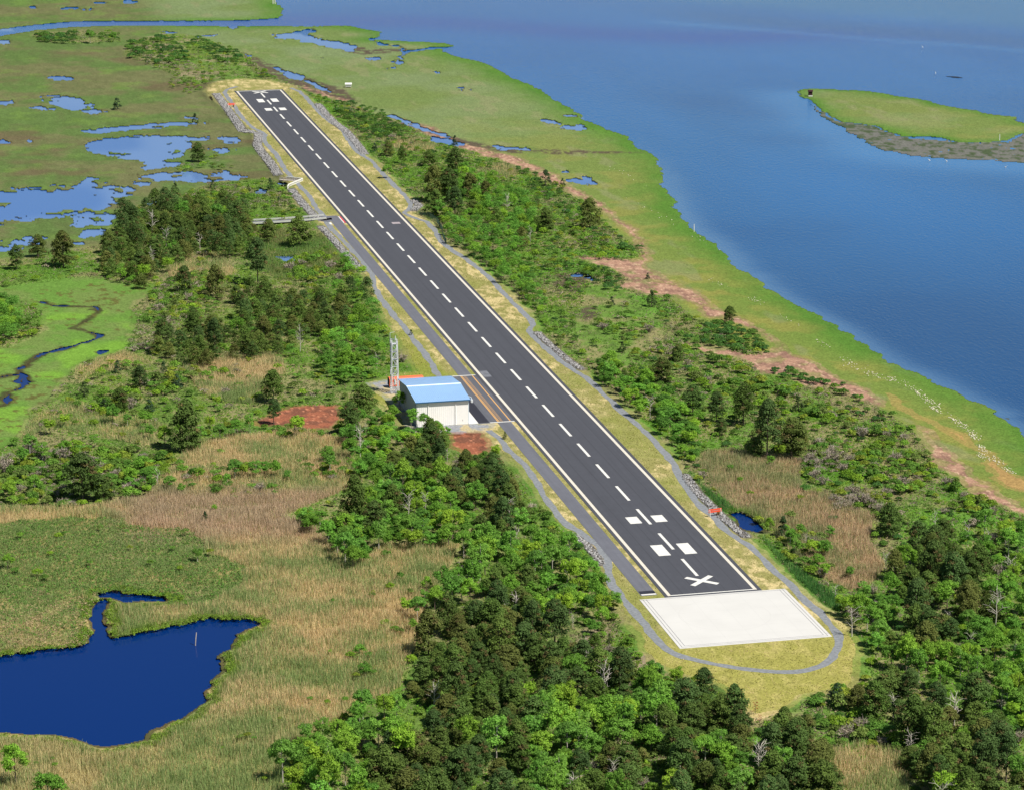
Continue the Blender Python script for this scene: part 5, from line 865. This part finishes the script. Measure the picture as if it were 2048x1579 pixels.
for ri, (P, dens, h, kind) in enumerate(REEDS):
    X, Y, Z, K, Wt, qx_, qy_ = scatter(P, dens*1.35); ok = (K == 0) & (Wt < -1.2); X, Y, Z, qx_, qy_ = X[ok], Y[ok], Z[ok], qx_[ok], qy_[ok]
    m1 = fbm(X, Y, 13, 101, 3); m2 = fbm(X, Y, 5, 103, 2); ca, cb = PAL[kind]; f = sstep(.43, .6, m1*.45+m2*.25+.3*fbm(X, Y, 34, 107, 4)+RNG.normal(0, .10, len(X)))
    if ri == 0:
        jx = qx_+(fbm(X, Y, 12, 161, 3)-.5)*130; jy = qy_+(fbm(X, Y, 12, 163, 3)-.5)*60; gn = inside(jx, jy, SEDGE1) | inside(jx, jy, SEDGE2); f = np.where(gn, np.clip(f*.3+.62+.5*(m2-.5), 0, 1), f); lo_ = inside(qx_, qy_, pts('-60,1470 300,1490 560,1400 640,1480 570,1640 -60,1640')); f = np.where(lo_, np.clip(f+.3, 0, 1), f)
        pk = sstep(170, 300, qx_)*sstep(1110, 1050, qy_+.12*(qx_-430)*0)*sstep(960, 1000, qy_)*sstep(760, 690, qx_)
    else: pk = X*0
    c = S(ca)[None]*(1-f[:, None])+S(cb)[None]*f[:, None]; c = c*(1-pk[:, None]*.8)+S((200, 172, 146))*pk[:, None]*.8; c = c*np.clip(RNG.normal(1, .15, (len(X), 1)), .5, 1.5)
    edge = sstep(-5, -1.5, Wt[ok]); c = c*(1-edge[:, None]*.8)+S((112, 146, 52))*edge[:, None]*.8
    AX.append(X); AY.append(Y); AZ.append(Z); AH.append(h*.85*RNG.uniform(.6, 1.1, len(X))*(1-.45*edge)*(.45+1.1*m2)*(np.where(gn, .42, 1) if ri == 0 else 1)); AC.append(c)
blades(*[np.concatenate(q) for q in (AX, AY, AZ, AH)], .125, np.concatenate(AC), 'reeds', 'tall tan and green reeds filling the wet fields beside the pond', 'reeds', lean=.2)
# low weeds, vines and grass tufts under and between the bushes
VV, FF, CC = [], [], []; off = 0
for P, dens in ((SCRUB_W, 1.15), (SCRUB_E, 1.6), (SCRUB_N2, .5), (SCRUB_N1, .4)):
    X, Y, Z, K, Wt, qx_, qy_ = scatter(P, dens); ok = ((K == 0) & (Wt < -1.0)); ok &= ~((P is SCRUB_W) & inside(qx_, qy_, BM)); ok &= ~((P is SCRUB_W) & inside(qx_, qy_, REEDS[0][0]) & (RNG.uniform(size=len(X)) < .93)); ok &= ~((P is SCRUB_E) & inside(qx_, qy_, REEDS[3][0]) & (RNG.uniform(size=len(X)) < .8))
    ok &= ~((P is SCRUB_E) & inside(qx_, qy_, pts('1180,560 1260,580 1310,610 1330,680 1240,740 1160,700 1150,640')) & (RNG.uniform(size=len(X)) < .8))
    X, Y, Z = X[ok], Y[ok], Z[ok]; n = len(X); m1 = fbm(X, Y, 9, 111, 3); m2 = fbm(X, Y, 20, 113, 3)
    c = S((90, 128, 48))[None]*np.ones((n, 1)); k = m1 > .55; c[k] = S((112, 146, 48)); k = m1 < .42; c[k] = S((74, 106, 44)); k = (m2 > (.53 if P is SCRUB_E else .58)) & (RNG.uniform(size=n) < .55); c[k] = S((146, 138, 104)); k = (m2 < .4) & (RNG.uniform(size=n) < .6); c[k] = S((96, 152, 42)); k = RNG.uniform(size=n) < .07; c[k] = S((158, 148, 122))
    per = 5; r = RNG.uniform(.25, .6, n); Cn = np.stack([X, Y, Z+r*.35*(.6+m1)], 1); V, Fq = clumps(Cn, r, per, .2, .6, .6, .4); VV.append(V.astype(np.float32)); FF.append(Fq+off); off += len(V); CC.append(np.repeat(np.repeat(c*RNG.uniform(.75, 1.25, (n, 1)), per, 0), 4, 0))
tag(mesh('undergrowth', np.concatenate(VV), np.concatenate(FF), RM, col=np.concatenate(CC)), 'tangle of low weeds, vines and grass under the bushes', 'undergrowth', kind='stuff')
# dry mown grass on the runway shoulders
X, Y, Z, K, Wt, qx_, qy_ = scatter(SHOULDER, 1.6, (150, 1440)); pth = np.minimum(segdist(X, Y, W0(PATH_R), False), segdist(X, Y, W0(PATH_L), False)); ok = (pth > 1.5) & ~((np.abs(Y) < 13.2) & (X > -2)) & ~((Y > 13.8) & (Y < 19) & (X > 0) & (X < 500)) & ~((X > 165) & (X < 232) & (Y > 11) & (Y < 46)) & ~((X < 0) & (X > -39) & (Y > -20) & (Y < 20.5)) & (K == 2)
X, Y, Z = X[ok], Y[ok], Z[ok]; n = len(X); m1 = fbm(X, Y, 4, 121, 3); c = np.where((m1 > .53)[:, None], S((198, 182, 130)), S((146, 144, 78)))*RNG.uniform(.75, 1.2, (n, 1))
blades(X, Y, Z, RNG.uniform(.08, .26, n), .3, c, 'shoulder_grass', 'short yellow grass and straw on the runway shoulders', 'grass', lean=.8)
# boulders of the stone banks
bm_ = __import__('bmesh'); b0 = bm_.new(); bm_.ops.create_icosphere(b0, subdivisions=1, radius=1); IV = np.array([v.co[:] for v in b0.verts]); IF = np.array([[v.index for v in f.verts] for f in b0.faces]); b0.free()
RK, t_, b__, L_ = nodes('granite'); at = t_.nodes.new('ShaderNodeAttribute'); at.attribute_name = 'Col'; L_.new(at.outputs['Color'], b__.inputs['Base Color']); b__.inputs['Roughness'].default_value = .9
LB = ['along the left side of the far runway end', 'on the left just below the footbridge', 'on the left between the causeway and the wood', 'on the right side of the far runway', 'by the culvert right of the upper runway', 'right of the middle runway', 'right of the lower runway by the ditch', 'left of the lower runway by the wood']
for bi_, (P, wd_) in enumerate(RIPRAP):
    Q = np.array(W0(P)); d = np.r_[0, np.cumsum(np.linalg.norm(np.diff(Q, axis=0), axis=1))]; n = int(d[-1]*wd_*3.6); t = RNG.uniform(0, d[-1], n); X = np.interp(t, d, Q[:, 0]); Y = np.interp(t, d, Q[:, 1]); a = RNG.uniform(0, 6.28, n); rr = wd_*.43*np.sqrt(RNG.uniform(0, 1, n)); X += rr*np.cos(a); Y += rr*np.sin(a)
    zz = gz(X, Y)[0]; s = RNG.uniform(.14, .42, n); V = IV[None]*RNG.uniform(.7, 1.15, (n, len(IV), 1))*s[:, None, None]*RNG.uniform(.7, 1.3, (n, 1, 3))+np.stack([X, Y, np.maximum(zz, -1.3)+s*.3], 1)[:, None]
    c = S((142, 140, 138))*RNG.uniform(.35, 1.3, (n, 1)); Fk = (IF[None]+(np.arange(n)*len(IV))[:, None, None]).reshape(-1, 3)
    tag(mesh('riprap', V.reshape(-1, 3), Fk, RK, col=np.repeat(np.clip(c, 0, .8), len(IV), 0)), 'bank of grey boulders '+LB[bi_], 'rocks', kind='stuff')
# bleached shells on the shore marsh
SH = [(1508, 600, 14, 8), (1520, 607, 12, 4), (1580, 640, 40, 5), (1650, 690, 20, 8), (1700, 729, 26, 14), (1698, 724, 14, 10), (1745, 748, 22, 22), (1780, 757, 10, 14), (1810, 768, 16, 14), (1836, 784, 9, 26), (1855, 800, 20, 20), (1872, 818, 9, 22), (1880, 812, 22, 12), (1912, 841, 12, 24), (1935, 858, 20, 20), (1948, 872, 10, 26), (1965, 896, 12, 26), (1962, 910, 10, 20), (1995, 920, 14, 20), (2015, 938, 18, 18), (1440, 568, 30, 8), (1300, 420, 60, 10), (1250, 350, 50, 8), (1400, 480, 30, 6)]
VV = []; FF = []; off = 0
for a, b, sp_, n in SH:
    n = int(n*1.5)
    for _ in range(n):
        u_ = RNG.normal(0, .5); qx_, qy_ = a+u_*sp_+RNG.normal(0, 3.5), b+u_*sp_*.55+RNG.normal(0, 3.0); X, Y, Z = onground(qx_, qy_); s = RNG.uniform(.08, .26)
        VV.append(IV*[s*1.6, s*1.1, .1]+[X, Y, Z+.08]); FF.append(IF+off); off += len(IV)
tag(mesh('shell_litter', np.concatenate(VV), np.concatenate(FF), plain('bleached shell', (206, 198, 172), .8)), 'trail of bleached white shells along the shore marsh by the bay', 'shells', kind='stuff')

# low green sedge meadow beside the pond
Vs_, Fs_, Cs_, off = [], [], [], 0
for P, dens, tn in ((SEDGE1, 2.6, .12), (SEDGE2, 2.0, .5)):
    bx = pts('-60,1000 560,1000 560,1230 -60,1345'); X, Y, Z, K, Wt, qx_, qy_ = scatter(bx, dens); jx = qx_+(fbm(X, Y, 12, 161, 3)-.5)*130; jy = qy_+(fbm(X, Y, 12, 163, 3)-.5)*60; ok = (Wt < -1.0) & inside(jx, jy, P); X, Y, Z = X[ok], Y[ok], Z[ok]; n = len(X); m1 = fbm(X, Y, 6, 151, 3); r = RNG.uniform(.3, .7, n)*(.6+.8*m1); per = 7
    c = np.where((RNG.uniform(size=n)*.5+fbm(X, Y, 9, 153, 3)*.8 < tn+.12)[:, None], S((176, 160, 118)), S((98, 132, 66)))*RNG.uniform(.65, 1.3, (n, 1)); k = RNG.uniform(size=n) < .1; c[k] = S((84, 148, 50))
    V, Fq = clumps(np.stack([X, Y, Z+r*.5], 1), r, per, .16, .7, 1.0, .5, 1.4); Vs_.append(V); Fs_.append(Fq+off); off += len(V); Cs_.append(np.repeat(np.repeat(c, per, 0), 4, 0))
tag(mesh('sedge_meadow', np.concatenate(Vs_), np.concatenate(Fs_), RM, col=np.concatenate(Cs_)), 'low tussocky green sedge meadow left of and above the blue pond', 'sedge', kind='stuff')
# rounded sedge tussocks round the blue pond
X, Y, Z, K, Wt, qx_, qy_ = scatter(pts('-60,1170 300,1170 560,1220 560,1300 470,1400 300,1510 -60,1500'), 2.2); ok = (Wt > -3.4) & (Wt < -.25) & (fbm(X, Y, 5, 131, 2) > .3); X, Y, Z = X[ok], Y[ok], Z[ok]; n = len(X); r = RNG.uniform(.35, .8, n); per = 20
c = S((112, 146, 50))*RNG.uniform(.6, 1.3, (n, 1)); V, Fq = clumps(np.stack([X, Y, Z+r*.35], 1), r, per, .17, .6, .8, .4); tag(mesh('sedge_tussocks', V, Fq, RM, col=np.repeat(np.repeat(c, per, 0), 4, 0)), 'bright green sedge tussocks ringing the deep blue pond', 'sedge', kind='stuff')
